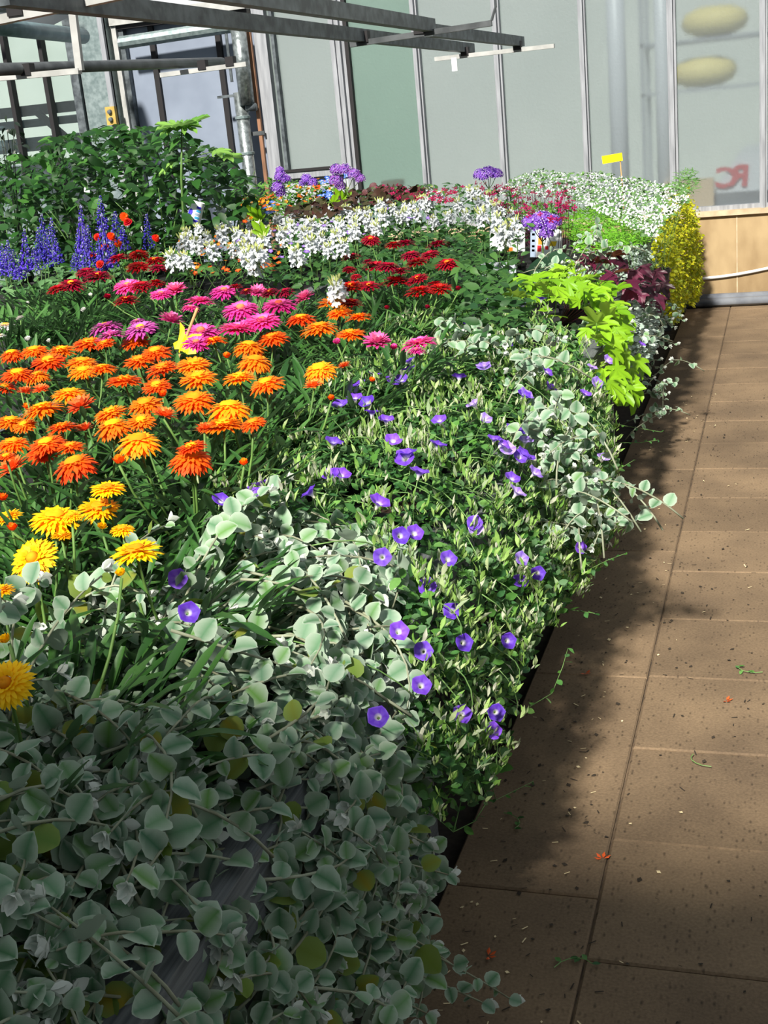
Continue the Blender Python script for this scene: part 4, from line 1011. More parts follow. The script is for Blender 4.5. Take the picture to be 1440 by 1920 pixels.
# ---- silver licorice plants
def silver(t, tips, leaf_sc=1.0, spacing=.024, full=.62, old=.05, curl=.05):
    for tip, n, *short in tips:
        if t['n'] > 285: break
        if short:          # a side shoot leaving the hidden main stems just below the surface
            a = rnd.uniform(0, 6.28); td = Vector((math.cos(a) + .5, math.sin(a) - .25, 0)); td = (td - n * td.dot(n)).normalized(); ln = rnd.uniform(.12, .24)
            b = tip - td * ln - n * rnd.uniform(.05, .09); mid = tip - td * ln * .5 + n * rnd.uniform(.0, .05) + rv(.03); ful = .92
        else:
            b = Vector((t['x'] + rnd.uniform(-.05, .05), t['y'] + rnd.uniform(-.05, .05), t['top'])); ln = (tip - b).length
            mid = b.lerp(tip, .5) + n * (.10 * min(1, ln / .25)) + Vector((0, 0, .05)) + rv(curl); ful = full
        if ln < .05: continue
        nn = max(6, int(ln / .03)); pts = bez(b, mid, tip, nn)
        stem(t, pts, [.0026 - .0012 * i / nn for i in range(nn + 1)], M_silver_stem, 'stem', 6)
        tot = sum((pts[i + 1] - pts[i]).length for i in range(nn)); cnt = int(tot * ful / spacing)
        for k in range(cnt):
            f = 1 - ful * k / max(1, cnt); x = f * nn; i = min(nn - 1, int(x)); q = pts[i].lerp(pts[i + 1], x - i); d = (pts[i + 1] - pts[i]).normalized()
            a = k * 2.4 + rnd.uniform(-.5, .5); s1 = d.cross(Vector((.2, .1, 1))).normalized(); s2 = d.cross(s1)
            side = s1 * math.cos(a) + s2 * math.sin(a)
            if t['n'] >= 298: break
            lm = rnd.choice(LF_silver_old if rnd.random() < old * (1.6 - f) * 2 else LF_silver)
            nrm = n * .55 + Vector((0, -.45, .65)) + rv(.75)
            obj('leaf', lm, t['o'], frame(q, side + d * .35 + rv(.25), nrm, leaf_sc * rnd.uniform(.62, 1.12) * (.55 + .45 * min(1, (1 - f) * 5 + .1)))); t['n'] += 1
        d = (pts[-1] - pts[-2]).normalized(); m0 = pts[-1] + d * .01 + n * .006
        for k in range(5):
            a = k * 1.26 + rnd.random(); s1 = d.cross(Vector((.2, .1, 1))).normalized(); s2 = d.cross(s1)
            obj('young_leaf', rnd.choice(LF_tip), t['o'], frame(m0, d * .9 + (s1 * math.cos(a) + s2 * math.sin(a)) * .8, d + Vector((0, 0, .3)), leaf_sc * rnd.uniform(.75, 1.15)))
P_silv = [(-60, 1500), (-60, 1120), (60, 1110), (170, 1075), (300, 1040), (340, 985), (420, 975), (480, 960), (520, 900), (560, 960), (680, 995), (740, 1060), (755, 1130), (790, 1240), (790, 1330), (750, 1420), (780, 1560), (830, 1650), (790, 1740), (840, 1800), (850, 1870), (830, 1980), (-60, 1980), (-60, 1500)]
GAP = [(235, 1790), (300, 1640), (400, 1500), (480, 1420), (510, 1470), (430, 1640), (385, 1800), (290, 1860)]
DR_silv = Drape([(-1.35, .76), (-1.0, .80), (-.8, .80), (-.68, .74), (-.60, .62), (-.55, .47), (-.50, .33), (-.46, .22)])
sil = [(-.90, .62, 'silver leaved plant at the very bottom corner of the picture, in deep shade'), (-.72, .80, 'silver leaved plant in shade hanging over the grey bench board'), (-1.08, .92, 'silver leaved plant in shade next to the lowest yellow strawflower head'), (-.80, 1.08, 'silver leaved plant half in sun above the bare grey bench board'), (-1.02, 1.22, 'silver leaved plant with long woody shoot crossing the yellow strawflowers'), (-.74, 1.32, 'silver leaved plant with violet bindweed flowers at its right side'), (-.96, 1.52, 'sunlit silver leaved plant at the back of the near silver mass'), (-.64, 1.02, 'silver leaved plant trailing down beside the path with outstretched tips'), (-.74, 1.58, 'sunlit silver leaved plant reaching into the violet bindweed flowers'), (-.92, .98, 'silver leaved plant in the middle of the shaded silver mass'), (-.62, .84, 'silver leaved plant hanging in dark shade below the bare bench board'), (-1.16, .66, 'silver leaved plant at the left edge in shade below the others'), (-.84, 1.86, 'sunlit silver leaved plant furthest back, between bindweed and yellow strawflowers'), (-1.18, 1.14, 'silver leaved plant between the lowest yellow strawflower heads'), (-.86, 1.30, 'silver leaved plant in the middle where sun and shade meet'), (-.78, .66, 'silver leaved plant in the darkest shade at the lower edge'), (-1.02, .74, 'silver leaved plant with yellowing leaves in the lower left shade'), (-.70, 1.20, 'silver leaved plant on the bench edge beside the shaded bindweed')]
TS = [potted('silver_licorice', min(x, -.81), y_, l, 'silver leaved trailing plants at the front of the bench', 'foliage plant') for x, y_, l in sil]
tips = {i: [] for i in range(len(TS))}
for k in range(1500):
    s_ = DR_silv.sample(.45, 2.3, P_silv, 60, .05, .035)
    if not s_: continue
    p, n, d = s_; i = TS.index(nearest(TS, p))
    if inpoly(proj(p), GAP) and rnd.random() < .75: continue
    if len(tips[i]) < 36: tips[i].append((p, n, 1))
inner = {i: [] for i in range(len(TS))}
for k in range(2000):           # the leaves packed under the surface, too many to count
    s_ = DR_silv.sample(.45, 2.3, P_silv, 60, .12, .035)
    if not s_: continue
    p, n, d = s_; p = p - n * .05
    if inpoly(proj(p), GAP) and rnd.random() < .9: continue
    a = rnd.uniform(0, 6.28)
    inner[TS.index(nearest(TS, p))].append((rnd.randrange(6), frame(p, Vector((math.cos(a), math.sin(a), rnd.uniform(-.3, .6))), n * .6 + Vector((0, -.4, .6)) + rv(.7), rnd.uniform(.6, 1.05))))
for i, t in enumerate(TS): joined('inner_foliage', B_silver, inner[i], M_silver, t['o'])
# signature shoots
def tp(px, py, z): return (atz(px, py, z), Vector((0, -.3, 1)))
tips[7] = [tp(955, 1872, .16), tp(905, 1880, .17), tp(840, 1640, .40), tp(795, 1580, .46), tp(770, 1660, .38), tp(850, 1810, .26), tp(725, 1780, .36), tp(690, 1850, .32), tp(800, 1900, .22), tp(625, 1800, .42)] + tips[7][:20]
tips[4] = [tp(20, 1135, .93), tp(75, 1090, .90), tp(95, 1270, .88), tp(190, 1080, .91)] + tips[4]
tips[6] = [tp(535, 905, .86), tp(310, 985, .88), tp(505, 925, .88)] + tips[6]
fill = {}
for lab, poly in (('silver leaved plant spilling over the bench board beside the shaded bindweed', [(520, 1420), (560, 1300), (690, 1140), (770, 1180), (760, 1360), (640, 1440)]), ('silver leaved plant hanging down the bench side above the dark path edge', [(480, 1500), (640, 1440), (760, 1420), (790, 1560), (830, 1660), (700, 1760), (500, 1700)]), ('silver leaved plant at the back with shoots among pale violet flowers', [(480, 960), (560, 960), (680, 1000), (760, 1100), (690, 1130), (560, 1100), (470, 1040)])):
    tl = []
    for k in range(36):
        s_ = DR_silv.sample(.45, 2.4, poly, 200, .02, .03)
        if s_: tl.append((s_[0], s_[1], 1))
    cx = sum(v[0].x for v in tl) / len(tl); cy = sum(v[0].y for v in tl) / len(tl)
    t = potted('silver_licorice', min(cx - .05, -.81), cy + .07, lab, 'silver leaved trailing plants at the front of the bench', 'foliage plant'); silver(t, tl, 1.0, .022, .9, .02)
for i, t in enumerate(TS): silver(t, tips[i], 1.0, .023, .85, .045)
# small silver clumps further along the edge
def small_silver(x, y_, lab, pix, zs, n_extra, rad, zc, sc=.8, name='silver_licorice'):
    t = potted(name, min(x, -.81), y_, lab, 'smaller silver trailing plants along the bench edge', 'foliage plant')
    tl = [tp(px, py, z) for (px, py), z in zip(pix, zs)]
    for k in range(n_extra): a = rnd.uniform(0, 6.28); q = rad * math.sqrt(rnd.random()); tl.append((Vector((x + .04 + q * math.cos(a), y_ + q * math.sin(a), zc + rnd.uniform(-.05, .03))), Vector((.2, -.3, 1))))
    silver(t, [(a_, n_, 1) for a_, n_ in tl] + [(a_ + rv(.04), n_, 1) for a_, n_ in tl], sc, .022, .9, .0); return t
small_silver(-.66, 2.50, 'sunlit silver clump hanging amid the bindweed above the path', [(1060, 800), (1040, 770), (1075, 850), (1100, 900), (1110, 960), (1080, 990), (1120, 1000), (1050, 900), (1030, 850), (1000, 790), (1095, 930), (1060, 960), (1130, 890), (1020, 830), (1085, 880)], [.74, .78, .68, .6, .52, .5, .46, .62, .7, .78, .55, .52, .56, .72, .6], 0, .1, .8, .95)
small_silver(-.95, 3.15, 'small silver shoots beside the lone pink strawflower', [(850, 635), (880, 645), (925, 640), (960, 690), (940, 660), (1010, 690), (1050, 640)], [.88, .87, .88, .85, .87, .84, .86], 0, .1, .8, .9)
small_silver(-.68, 4.75, 'silver clump trailing to the path beyond the lime green leaves', [(1280, 600), (1262, 612), (1250, 650), (1240, 690), (1255, 680), (1235, 740), (1230, 780), (1240, 770), (1245, 720), (1200, 640), (1215, 610), (1225, 660), (1190, 600), (1210, 570), (1230, 590), (1205, 690), (1220, 710), (1195, 660), (1180, 620), (1200, 620)], [.42, .44, .38, .33, .34, .25, .2, .2, .28, .55, .55, .45, .6, .64, .55, .42, .34, .5, .6, .55], 6, .12, .7, .85)
small_silver(-.85, 5.3, 'pale silver shoots around the white label cards', [(1075, 470), (1110, 455), (1050, 500), (1090, 490), (1130, 450), (1060, 520)], [.92, .95, .86, .88, .95, .84], 4, .1, .82, .9)

# ================================================================== the rest of the benches
def pxscatter(poly, n, zr, tol=None):
    x0 = min(p[0] for p in poly); x1 = max(p[0] for p in poly); y0 = min(p[1] for p in poly); y1 = max(p[1] for p in poly)
    out = []
    while len(out) < n:
        q = (rnd.uniform(x0, x1), rnd.uniform(y0, y1))
        if inpoly(q, poly): out.append(atzc(q[0], q[1], rnd.uniform(*zr)) if zr[1] < 1.3 else q)
    return out
def clothe(ts, pts, LFs, Bs, mat, nobj, sc=(.7, 1.15), droop=(-.3, .8), nrm=(0, -.35, 1), jit=.6, name='foliage', part='leaf'):
    bs = {id(t['o']): [] for t in ts}; c = 0
    for p in pts:
        t = nearest(ts, p); a = rnd.uniform(0, 6.28)
        m = frame(p, Vector((math.cos(a), math.sin(a), rnd.uniform(*droop))), Vector(nrm) + rv(jit), rnd.uniform(*sc))
        if LFs and c < nobj and t['n'] < LEAFMAX: obj(part, rnd.choice(LFs), t['o'], m); t['n'] += 1; c += 1
        else: bs[id(t['o'])].append((rnd.randrange(len(Bs)), m))
    for t in ts: joined(name, Bs, bs[id(t['o'])], mat, t['o'])
def pots_at(name, lst, z, group, cat):
    ts = []
    for (px, py), lab in lst:
        p = atzc(px, py, z, 8.8); ts.append(potted(name, p.x, p.y, lab, group, cat))
    return ts
def sprinkle(ts, pts, Bs, mat, name, label, up=(0, -.4, 1), jit=.5, sc=(.8, 1.3)):
    bs = {id(t['o']): [] for t in ts}
    for p in pts:
        n = (Vector(up) + rv(jit)).normalized()
        bs[id(nearest(ts, p)['o'])].append((rnd.randrange(len(Bs)), frame(p, n.cross(rv(1)), n, rnd.uniform(*sc))))
    for t in ts: joined(name, Bs, bs[id(t['o'])], mat, t['o'], label=label)
def twigs(ts, pts, n, mat, r=.0016):
    for p in pts[:n]:
        t = nearest(ts, p); b = Vector((t['x'], t['y'], t['top'])) + Vector((rnd.uniform(-.04, .04), rnd.uniform(-.04, .04), 0))
        stem(t, bez(b, Vector((p.x * .7 + b.x * .3, p.y * .7 + b.y * .3, (b.z + p.z) / 2)), p, 4), r, mat, 'stem', 4)

# ---- pepper plants at the back
pep = []
for px, yy, lab in ((20, 7.4, 'pepper plant at the left edge in front of the clear panes'), (110, 7.6, 'pepper plant behind the blue sage with a white hanging tag'), (190, 7.9, 'pepper plant below the yellow switch box'), (270, 7.6, 'pepper plant below the door panels, left of the tall fig seedling'), (350, 7.9, 'pepper plant right behind the tall fig seedling'), (430, 8.2, 'pepper plant at the foot of the foil wrapped pipe'), (150, 6.9, 'pepper plant in front of the tagged one, close to the blue sage'), (300, 6.9, 'pepper plant just behind the white paper cup')):
    p = aty(px, 420, yy); pep.append(potted('pepper_plant', p.x, yy, lab, 'pepper plants on the far bench', 'pepper plant', size=1.4))
P_pep = [(-20, 300), (50, 285), (105, 255), (180, 240), (215, 228), (260, 238), (330, 240), (390, 270), (430, 295), (470, 340), (480, 380), (440, 400), (380, 440), (340, 490), (-20, 510)]
pts = []
for q in pxscatter(P_pep, 2600, (2, 2)):
    p = aty(q[0], q[1], rnd.uniform(6.5, 8.3))
    if p.z > .63: pts.append(p)
clothe(pep, pts, LF_pep, B_pep, M_pepper, 1500, (.65, 1.2), (-.8, .3), (0, -.5, 1), .5)
for t in pep:
    for k in range(5):
        e = Vector((t['x'] + rnd.uniform(-.25, .25), t['y'] + rnd.uniform(-.15, .15), rnd.uniform(1.1, 1.3)))
        stem(t, bez((t['x'], t['y'], t['top']), (t['x'] * .6 + e.x * .4, t['y'], 1.0), e, 5), [.007, .006, .005, .004, .003, .002], M_greenstem)
p = aty(15, 330, 7.0); dk = potted('dark_pepper_plant', p.x, 7.0, 'dark leaved pepper plant at the left edge against the bright panes', 'dark leaved pepper', 'pepper plant', size=1.3)
for q in pxscatter([(-10, 220), (20, 215), (48, 240), (45, 300), (20, 310), (-10, 300)], 26, (2, 2)):
    p = aty(q[0], q[1], rnd.uniform(6.9, 7.1)); a = rnd.uniform(0, 6.28)
    obj('leaf', rnd.choice(LF_pepd), dk['o'], frame(p, Vector((math.cos(a), math.sin(a) * .5, rnd.uniform(-.8, 0))), Vector((0, -.5, 1)) + rv(.5), rnd.uniform(.5, .9)))
    if rnd.random() < .3: stem(dk, bez((dk['x'], dk['y'], dk['top']), (dk['x'], dk['y'], 1.1), p, 5), .003, M_pepper_dark)
# tall fig seedling
b = aty(345, 430, 6.6); tpnt = aty(341, 236, 6.6)
fg = potted('fig_seedling', b.x, 6.6, 'tall fig seedling with lobed pale leaves rising above the pepper plants', 'fig seedling', 'seedling', size=1.2)
stem(fg, [(b.x, 6.6, fg['top']), (b.x, 6.6, b.z), ((b.x + tpnt.x) / 2 - .01, 6.6, (b.z + tpnt.z) / 2), tuple(tpnt)], [.009, .008, .007, .005], M_greenstem, n=8)
for ang, el, s_ in ((180, .25, .8), (0, .35, .85), (250, .1, .7), (300, .2, .75), (60, .5, .6), (120, .4, .6), (210, -.3, .6), (330, -.35, .65)):
    a = math.radians(ang); obj('leaf', LF_fig[0], fg['o'], frame(tpnt + Vector((math.cos(a), math.sin(a), 0)) * .03, Vector((math.cos(a), math.sin(a), el)), Vector((0, -.3, 1)), s_))
for (px, py) in ((405, 283), (425, 292), (322, 305)):
    q = aty(px, py, 6.6); c_ = tpnt.lerp(Vector((b.x, 6.6, b.z)), .35)
    stem(fg, [tuple(c_), tuple((c_ + q) / 2 + Vector((0, 0, .01))), tuple(q)], .003, M_greenstem, 'leaf_stalk'); obj('leaf', LF_fig[0], fg['o'], frame(q, Vector((q.x - c_.x, -.03, -.05)), Vector((0, -.3, 1)), .6))
# hanging white tag
q = aty(163, 347, 6.75)
tg = thing('plant_tag', (q.x, q.y, q.z - .045), 'white plastic tag hanging in the pepper plants', 'tag')
mt = Matrix.Translation(q) @ Matrix.Rotation(math.radians(10), 4, 'Y')
built('card', MB().box((-.019, -.001, -.042), (.019, .001, .042)).xf(mt), M_card, tg)
built('tie', MB().tube([mt @ Vector((0, 0, .042)), mt @ Vector((-.01, 0, .075)), mt @ Vector((.0, .01, .11))], .0015, 4), M_card, tg)

# ---- blue sage
SP = [(225,120,360),(275,140,360),(130,200,420),(40,260,440),(10,280,430),(435,75,330),(400,330,420),(475,180,380),(540,20,200),(548,120,400),(570,150,420),(620,105,260),(660,180,310),(790,120,300),(110,330,460),(20,330,450),(70,310,450),(180,300,420),(250,200,400),(455,200,400),(420,200,400),(530,240,420),(600,220,400),(300,250,380),(90,400,470),(205,190,370)]
TSa = []
for px, lab in ((5, 'blue sage at the left edge with its lowest spikes'), (45, 'blue sage with a broken row of spikes near the left edge'), (88, 'blue sage with two dense tall spikes left of the red heads'), (150, 'blue sage with one slender tall spike and bushy lower ones'), (200, 'blue sage with the tallest spike, mixed with red marigolds'), (272, 'blue sage with a single spike right of the others')):
    p = aty(px, 470, 5.75); TSa.append(potted('blue_sage', p.x, 5.75, lab, 'blue sage plants below the pepper plants', 'sage plant'))
for x, ya, yb in SP:
    px = x / 2.88; yy = 5.75 + rnd.uniform(-.2, .25)
    a = aty(px, 360 + ya / 2.88, yy); b = aty(px + 4, 360 + yb / 2.88, yy); t = nearest(TSa, b)
    sm = rnd.randrange(3); ll = (.17, .15, .13)[sm]
    s_ = (a - b).length / ll; up = (a - b).normalized()
    obj('flower_spike', SPIKE[sm], t['o'], frame(b, up.cross(Vector((rnd.uniform(-1, 1), 1, 0))), up, (1.3, 1.3, s_)))
    stem(t, bez((t['x'] + rnd.uniform(-.03, .03), t['y'], t['top']), (b.x, b.y, .8), b, 4), .002, M_greenstem, n=4)
clothe(TSa, pxscatter([(-10, 450), (60, 440), (130, 440), (290, 440), (310, 500), (250, 540), (100, 540), (-10, 560)], 900, (.66, .92)), LF_sage, B_sage, M_salvia_leaf, 380, (.6, 1.1), (-.2, .8))
# ---- red marigolds among the sage
TM = pots_at('red_marigold', [((225, 440), 'red marigold between the blue sage spikes'), ((285, 445), 'red marigold just right of the last sage spike')], .86, 'red marigolds', 'marigold')
for x, y_ in ((670, 135), (525, 243), (635, 275), (840, 250), (600, 240), (540, 390), (690, 165), (565, 300), (500, 350)):
    p = aty(x / 2.88, 360 + y_ / 2.88, 5.6 + rnd.uniform(-.1, .3)); t = nearest(TM, p)
    obj('flower_head', rnd.choice(MARI), t['o'], frame(p, rv(1), Vector((rnd.uniform(-.4, .4), -.8, .8)), rnd.uniform(.9, 1.15)))
    stem(t, bez((t['x'], t['y'], t['top']), (p.x, p.y, .85), p, 4), .002, M_greenstem, n=4)
clothe(TM, pxscatter([(180, 430), (310, 420), (330, 500), (200, 520)], 260, (.7, .95)), LF_tag, B_tag, M_tagetes_leaf, 120)

# ---- white cleome band
CL = [(450 + x / 2.88, 280 + y / 2.88) for x, y in [(590,245),(410,305),(470,335),(300,350),(200,385),(60,410),(750,310),(800,290),(690,350),(640,370),(570,340),(540,420),(700,400),(780,380),(870,380),(1030,245),(930,320),(1000,300),(1080,260),(1180,310),(1140,380),(1050,400),(520,490),(440,500),(350,470),(230,480),(30,560),(100,590),(310,590),(610,470),(480,560),(530,760),(1240,240),(1300,300),(1390,330),(1390,400),(1290,240),(380,420),(280,430),(450,430),(620,420),(830,330),(890,320),(960,370),(1220,370),(1310,380),(740,440),(560,540),(400,530),(150,460),(130,520),(60,500)]]
CL += [(x / 2.88, 360 + y / 2.88) for x, y in [(1195,125),(1090,190),(1070,215),(1200,235),(1010,250),(990,290),(1290,250),(1340,290),(1060,300),(1150,330),(930,380),(990,375),(1340,370),(1370,420),(1400,200),(1120,260),(1260,330),(1230,180)]]
CL += [(880 + x / 2.571, 280 + y / 2.571) for x, y in [(150,300),(130,380),(200,340),(180,420),(230,380),(60,330),(100,250)]]
TCl = pots_at('white_cleome', [((345, 470), 'white cleome at the left end of the band, below the paper cup'), ((410, 440), 'white cleome just right of the paper cup'), ((470, 465), 'white cleome with orange blossoms behind the pink strawflowers'), ((520, 420), 'white cleome behind the one left of the big red clump'), ((580, 460), 'white cleome directly left of the big red clump'), ((610, 395), 'white cleome in the back row below the purple statice trio'), ((690, 400), 'white cleome in the back row in front of the dark coleus'), ((690, 445), 'white cleome right behind the big red clump'), ((790, 405), 'white cleome behind the right half of the red clump'), ((850, 375), 'white cleome between the coleus and the tall purple statice'), ((890, 430), 'white cleome right of the red clump'), ((940, 430), 'white cleome hiding the first white label card'), ((930, 380), 'white cleome in front of the magenta sage')], .98, 'white cleome plants in a band across the bench', 'cleome')
for px, py in CL:
    for j in range(2 if rnd.random() < .35 else 1):
        p = atzc(px + rnd.uniform(-9, 9) * (1 if j else .2), py + rnd.uniform(-6, 8) * (1 if j else .2), 1.0 + rnd.uniform(-.03, .03)); t = nearest(TCl, p)
        up = Vector((rnd.uniform(-.2, .2), -.25, 1)).normalized()
        obj('flower_cluster', rnd.choice(CLEO), t['o'], frame(p, up.cross(rv(1)), up, rnd.uniform(.95, 1.3)))
        stem(t, bez((t['x'] + rnd.uniform(-.05, .05), t['y'] + rnd.uniform(-.05, .05), t['top']), (p.x, p.y, .82), p - up * .03, 4), .0018, M_greenstem, n=4)
P_cle = [(325, 470), (380, 420), (470, 400), (560, 370), (700, 355), (850, 345), (960, 360), (985, 430), (970, 520), (960, 600), (900, 610), (870, 540), (640, 470), (640, 540), (480, 530), (330, 520)]
clothe(TCl, pxscatter(P_cle, 3200, (.68, .97)), LF_cle, B_cle, M_cleome_leaf, 900, (.5, 1.0), (-.3, .8))
clothe(TCl, pxscatter([(560, 440), (700, 420), (960, 420), (960, 520), (640, 520), (560, 490)], 1300, (.62, .86)), None, B_cle, M_cleome_leaf, 0, (.7, 1.2), name='low_foliage')
sprinkle(TCl[:5], pxscatter([(330, 450), (400, 420), (470, 400), (540, 420), (520, 510), (340, 520)], 120, (.88, .99)), B_orange, M_petal_thin, 'orange_blossoms', 'small orange blossoms')
sprinkle(TCl, pxscatter([(440, 450), (560, 420), (800, 370), (860, 370), (860, 400), (650, 450), (500, 500)], 60, (.95, 1.02)), B_viol, M_petal_thin, 'violet_blossoms', 'small violet blossoms')
clothe(TCl[10:12], pxscatter([(840, 540), (900, 500), (960, 520), (990, 590), (940, 640), (870, 640), (800, 620)], 700, (.70, .9)), LF_cle, B_cle, M_cleome_leaf, 150, (.6, 1.1), name='low_foliage')

# ---- back row: marigolds, blue blossoms, coleus, statice
TT = pots_at('yellow_marigold', [((490, 380), 'small yellow and orange flowered plant right of the pepper plants'), ((545, 365), 'small orange flowered plant below the left purple statice')], .98, 'small orange flowered plants at the back', 'marigold')
clothe(TT, pxscatter([(450, 370), (500, 335), (590, 340), (640, 350), (620, 390), (500, 410), (440, 420)], 900, (.75, 1.04)), LF_tag, B_tag, M_tagetes_leaf, 250, (.7, 1.2))
sprinkle(TT, pxscatter([(455, 370), (520, 350), (600, 335), (640, 345), (610, 375), (500, 400), (450, 420)], 120, (1.0, 1.06)), B_yel + B_orange, M_petal_thin, 'orange_blossoms', 'small orange blossoms', sc=(1.1, 1.7))
TB = pots_at('blue_flowered_plant', [((505, 390), 'plant with bright blue flowers at the left behind the cleome'), ((612, 362), 'plant with bright blue flowers below the arching purple statice')], 1.0, 'blue flowered plants at the back', 'plant')
sprinkle(TB, [atzc(x + rnd.uniform(-8, 8), y_ + rnd.uniform(-7, 7), 1.05) for x, y_ in ((505, 385), (503, 395), (608, 340), (604, 365), (618, 368), (612, 362), (655, 325)) for _ in range(7)], B_blue, M_petal_thin, 'blue_blossoms', 'bright blue blossoms', sc=(1.1, 1.6))
clothe(TB, pxscatter([(480, 385), (540, 370), (640, 355), (640, 385), (500, 410)], 160, (.8, 1.02)), LF_tag, B_tag, M_tagetes_leaf, 60)
TCo = pots_at('dark_coleus', [((560, 390), 'dark brown coleus left of the white cleome back row'), ((700, 362), 'dark ruffled coleus left of the pink blossoms at the back'), ((760, 358), 'dark ruffled coleus below the middle of the glazed wall')], 1.0, 'dark coleus plants at the back', 'coleus')
clothe(TCo, pxscatter([(530, 395), (580, 375), (660, 360), (720, 348), (790, 352), (800, 375), (700, 385), (560, 410)], 420, (.95, 1.06)), LF_col, B_col, M_coleus, 260, (.6, 1.2), (-.5, .5))
for px, py in ((482, 405), (487, 412), (640, 375), (625, 383), (655, 372), (495, 440)):
    p = atzc(px, py, 1.03); obj('lime_leaf', LF_lime[2], nearest(TCo, p)['o'], frame(p, Vector((rnd.uniform(-1, 1), -.3, .8)), Vector((0, -1, .4)), .9))
sprinkle(TCo, pxscatter([(700, 350), (750, 343), (790, 360), (870, 350), (850, 380), (740, 375)], 110, (1.03, 1.07)), B_mag, M_petal_thin, 'pink_blossoms', 'small pink blossoms', sc=(1.1, 1.6))
def statice(px, py, z, lab, lobes, sc, foot, c=(128, 74, 196), leaves=7):
    p = atzc(px, py, z); q = p
    t = potted('purple_statice', p.x * .85 + q.x * .15, p.y, lab, 'purple statice plants', 'statice')
    me = statice_mesh(int(px), lobes, c); obj('flower_panicle', me, t['o'], Matrix.Translation(p) @ Matrix.Scale(sc, 4))
    b = Vector((t['x'], t['y'], t['top'])); stem(t, bez(b, Vector((t['x'], t['y'], (b.z + p.z) / 2)), p - Vector((0, 0, .08 * sc)), 6), .004, M_greenstem)
    for k in range(leaves):
        a = k * 6.28 / leaves; obj('leaf', rnd.choice(LF_stat), t['o'], frame(b, Vector((math.cos(a), math.sin(a), .8)), Vector((-math.cos(a), -math.sin(a), .9)), rnd.uniform(.7, 1.1)))
    return t
dome = [(0, 0, 0, .05), (.055, .01, -.012, .042), (-.055, 0, -.008, .044), (.01, .05, -.005, .045), (-.02, -.045, -.02, .035)]
s1 = statice(1015, 415, .99, 'big violet statice in front of the white label cards', dome + [(.03, -.05, -.06, .035), (.045, -.04, -.03, .035)], .95, (1010, 540))
for px, py, z in ((1018, 512, .80), (1000, 530, .76), (1045, 500, .82)):
    p = atz(px, py, z); obj('leaf', LF_stat[0], s1['o'], frame(p - Vector((0, 0, .06)), Vector((.1, -.35, 1)), Vector((.1, -1, .3)), .95))
statice(915, 326, 1.13, 'violet statice standing tallest behind the cleome, against the glass', dome, .95, (915, 420), (136, 80, 204))
statice(527, 338, 1.19, 'purple statice with a pointed head at the left of the trio', [(0, 0, .06, .03), (.0, 0, .02, .045), (.035, 0, 0, .035), (-.03, 0, -.05, .045), (-.02, .02, -.09, .035)], 1.0, (530, 420), (134, 72, 190))
statice(575, 342, 1.17, 'small purple statice head in the middle of the trio', [(0, 0, .02, .045), (.05, 0, -.01, .04), (-.035, .02, -.01, .035)], .85, (575, 420), (124, 70, 196))
statice(648, 330, 1.18, 'arching purple and pink statice at the right of the trio', [(-.06, 0, .04, .045), (0, 0, .035, .045), (.06, 0, .0, .045), (.10, 0, -.03, .035), (-.07, 0, -.03, .05), (-.05, .02, -.07, .04)], 1.0, (645, 420), (160, 84, 186))

# ---- magenta sage
TMg = pots_at('magenta_sage', [((960, 395), 'magenta sage left of the feathery green plant'), ((1010, 385), 'magenta sage in front of the cloud of tiny white flowers'), ((1050, 400), 'magenta sage beside the big violet statice')], .97, 'magenta sage plants', 'sage plant')
mp = pxscatter([(880, 340), (960, 345), (1075, 345), (1080, 400), (1050, 420), (950, 400)], 150, (1.0, 1.06))
sprinkle(TMg, mp, B_mag, M_petal_thin, 'magenta_blossoms', 'magenta two-lipped blossoms', jit=.8, sc=(1.0, 1.6)); twigs(TMg, mp, 60, M_purple_leaf, .0014)
clothe(TMg, pxscatter([(940, 380), (1070, 380), (1090, 430), (960, 430)], 420, (.75, 1.0)), LF_tag, B_tag, M_tagetes_leaf, 140)
# ---- cloud of tiny white spurge flowers
TE = pots_at('white_spurge', [((985, 350), 'cloud of tiny white flowers left of the yellow sign'), ((1080, 350), 'cloud of tiny white flowers below the yellow sign'), ((1160, 355), 'cloud of tiny white flowers right of the yellow sign'), ((1230, 390), 'tiny white flowers beside the golden curtain of leaves'), ((1190, 410), 'tiny white flowers in front of the others, above the feathery plant')], .98, 'white spurge plants at the back corner', 'spurge plant')
P_eu = [(930, 365), (960, 335), (1010, 318), (1060, 325), (1110, 322), (1180, 332), (1240, 345), (1285, 345), (1290, 375), (1240, 420), (1230, 450), (1180, 425), (1120, 395), (1060, 370), (990, 365)]
ep = pxscatter(P_eu, 2700, (.93, 1.04))
for p in ep: p.y = min(p.y, 9.0)
sprinkle(TE, ep, B_euph, M_euph, 'white_bracts', 'tiny white bracts', jit=1.0, sc=(.9, 1.5))
clothe(TE, pxscatter(P_eu, 1900, (.88, 1.0)), None, B_eul, M_euph_leaf, 0, (.9, 1.5))
twigs(TE, ep, 80, M_greenstem, .001)
clothe(TE[3:4], pxscatter([(1265, 350), (1275, 320), (1300, 315), (1310, 345), (1300, 365), (1270, 365)], 240, (.98, 1.04)), None, B_fea, M_euph_leaf, 0, (.7, 1.2), (.2, 1.2), name='green_foliage')
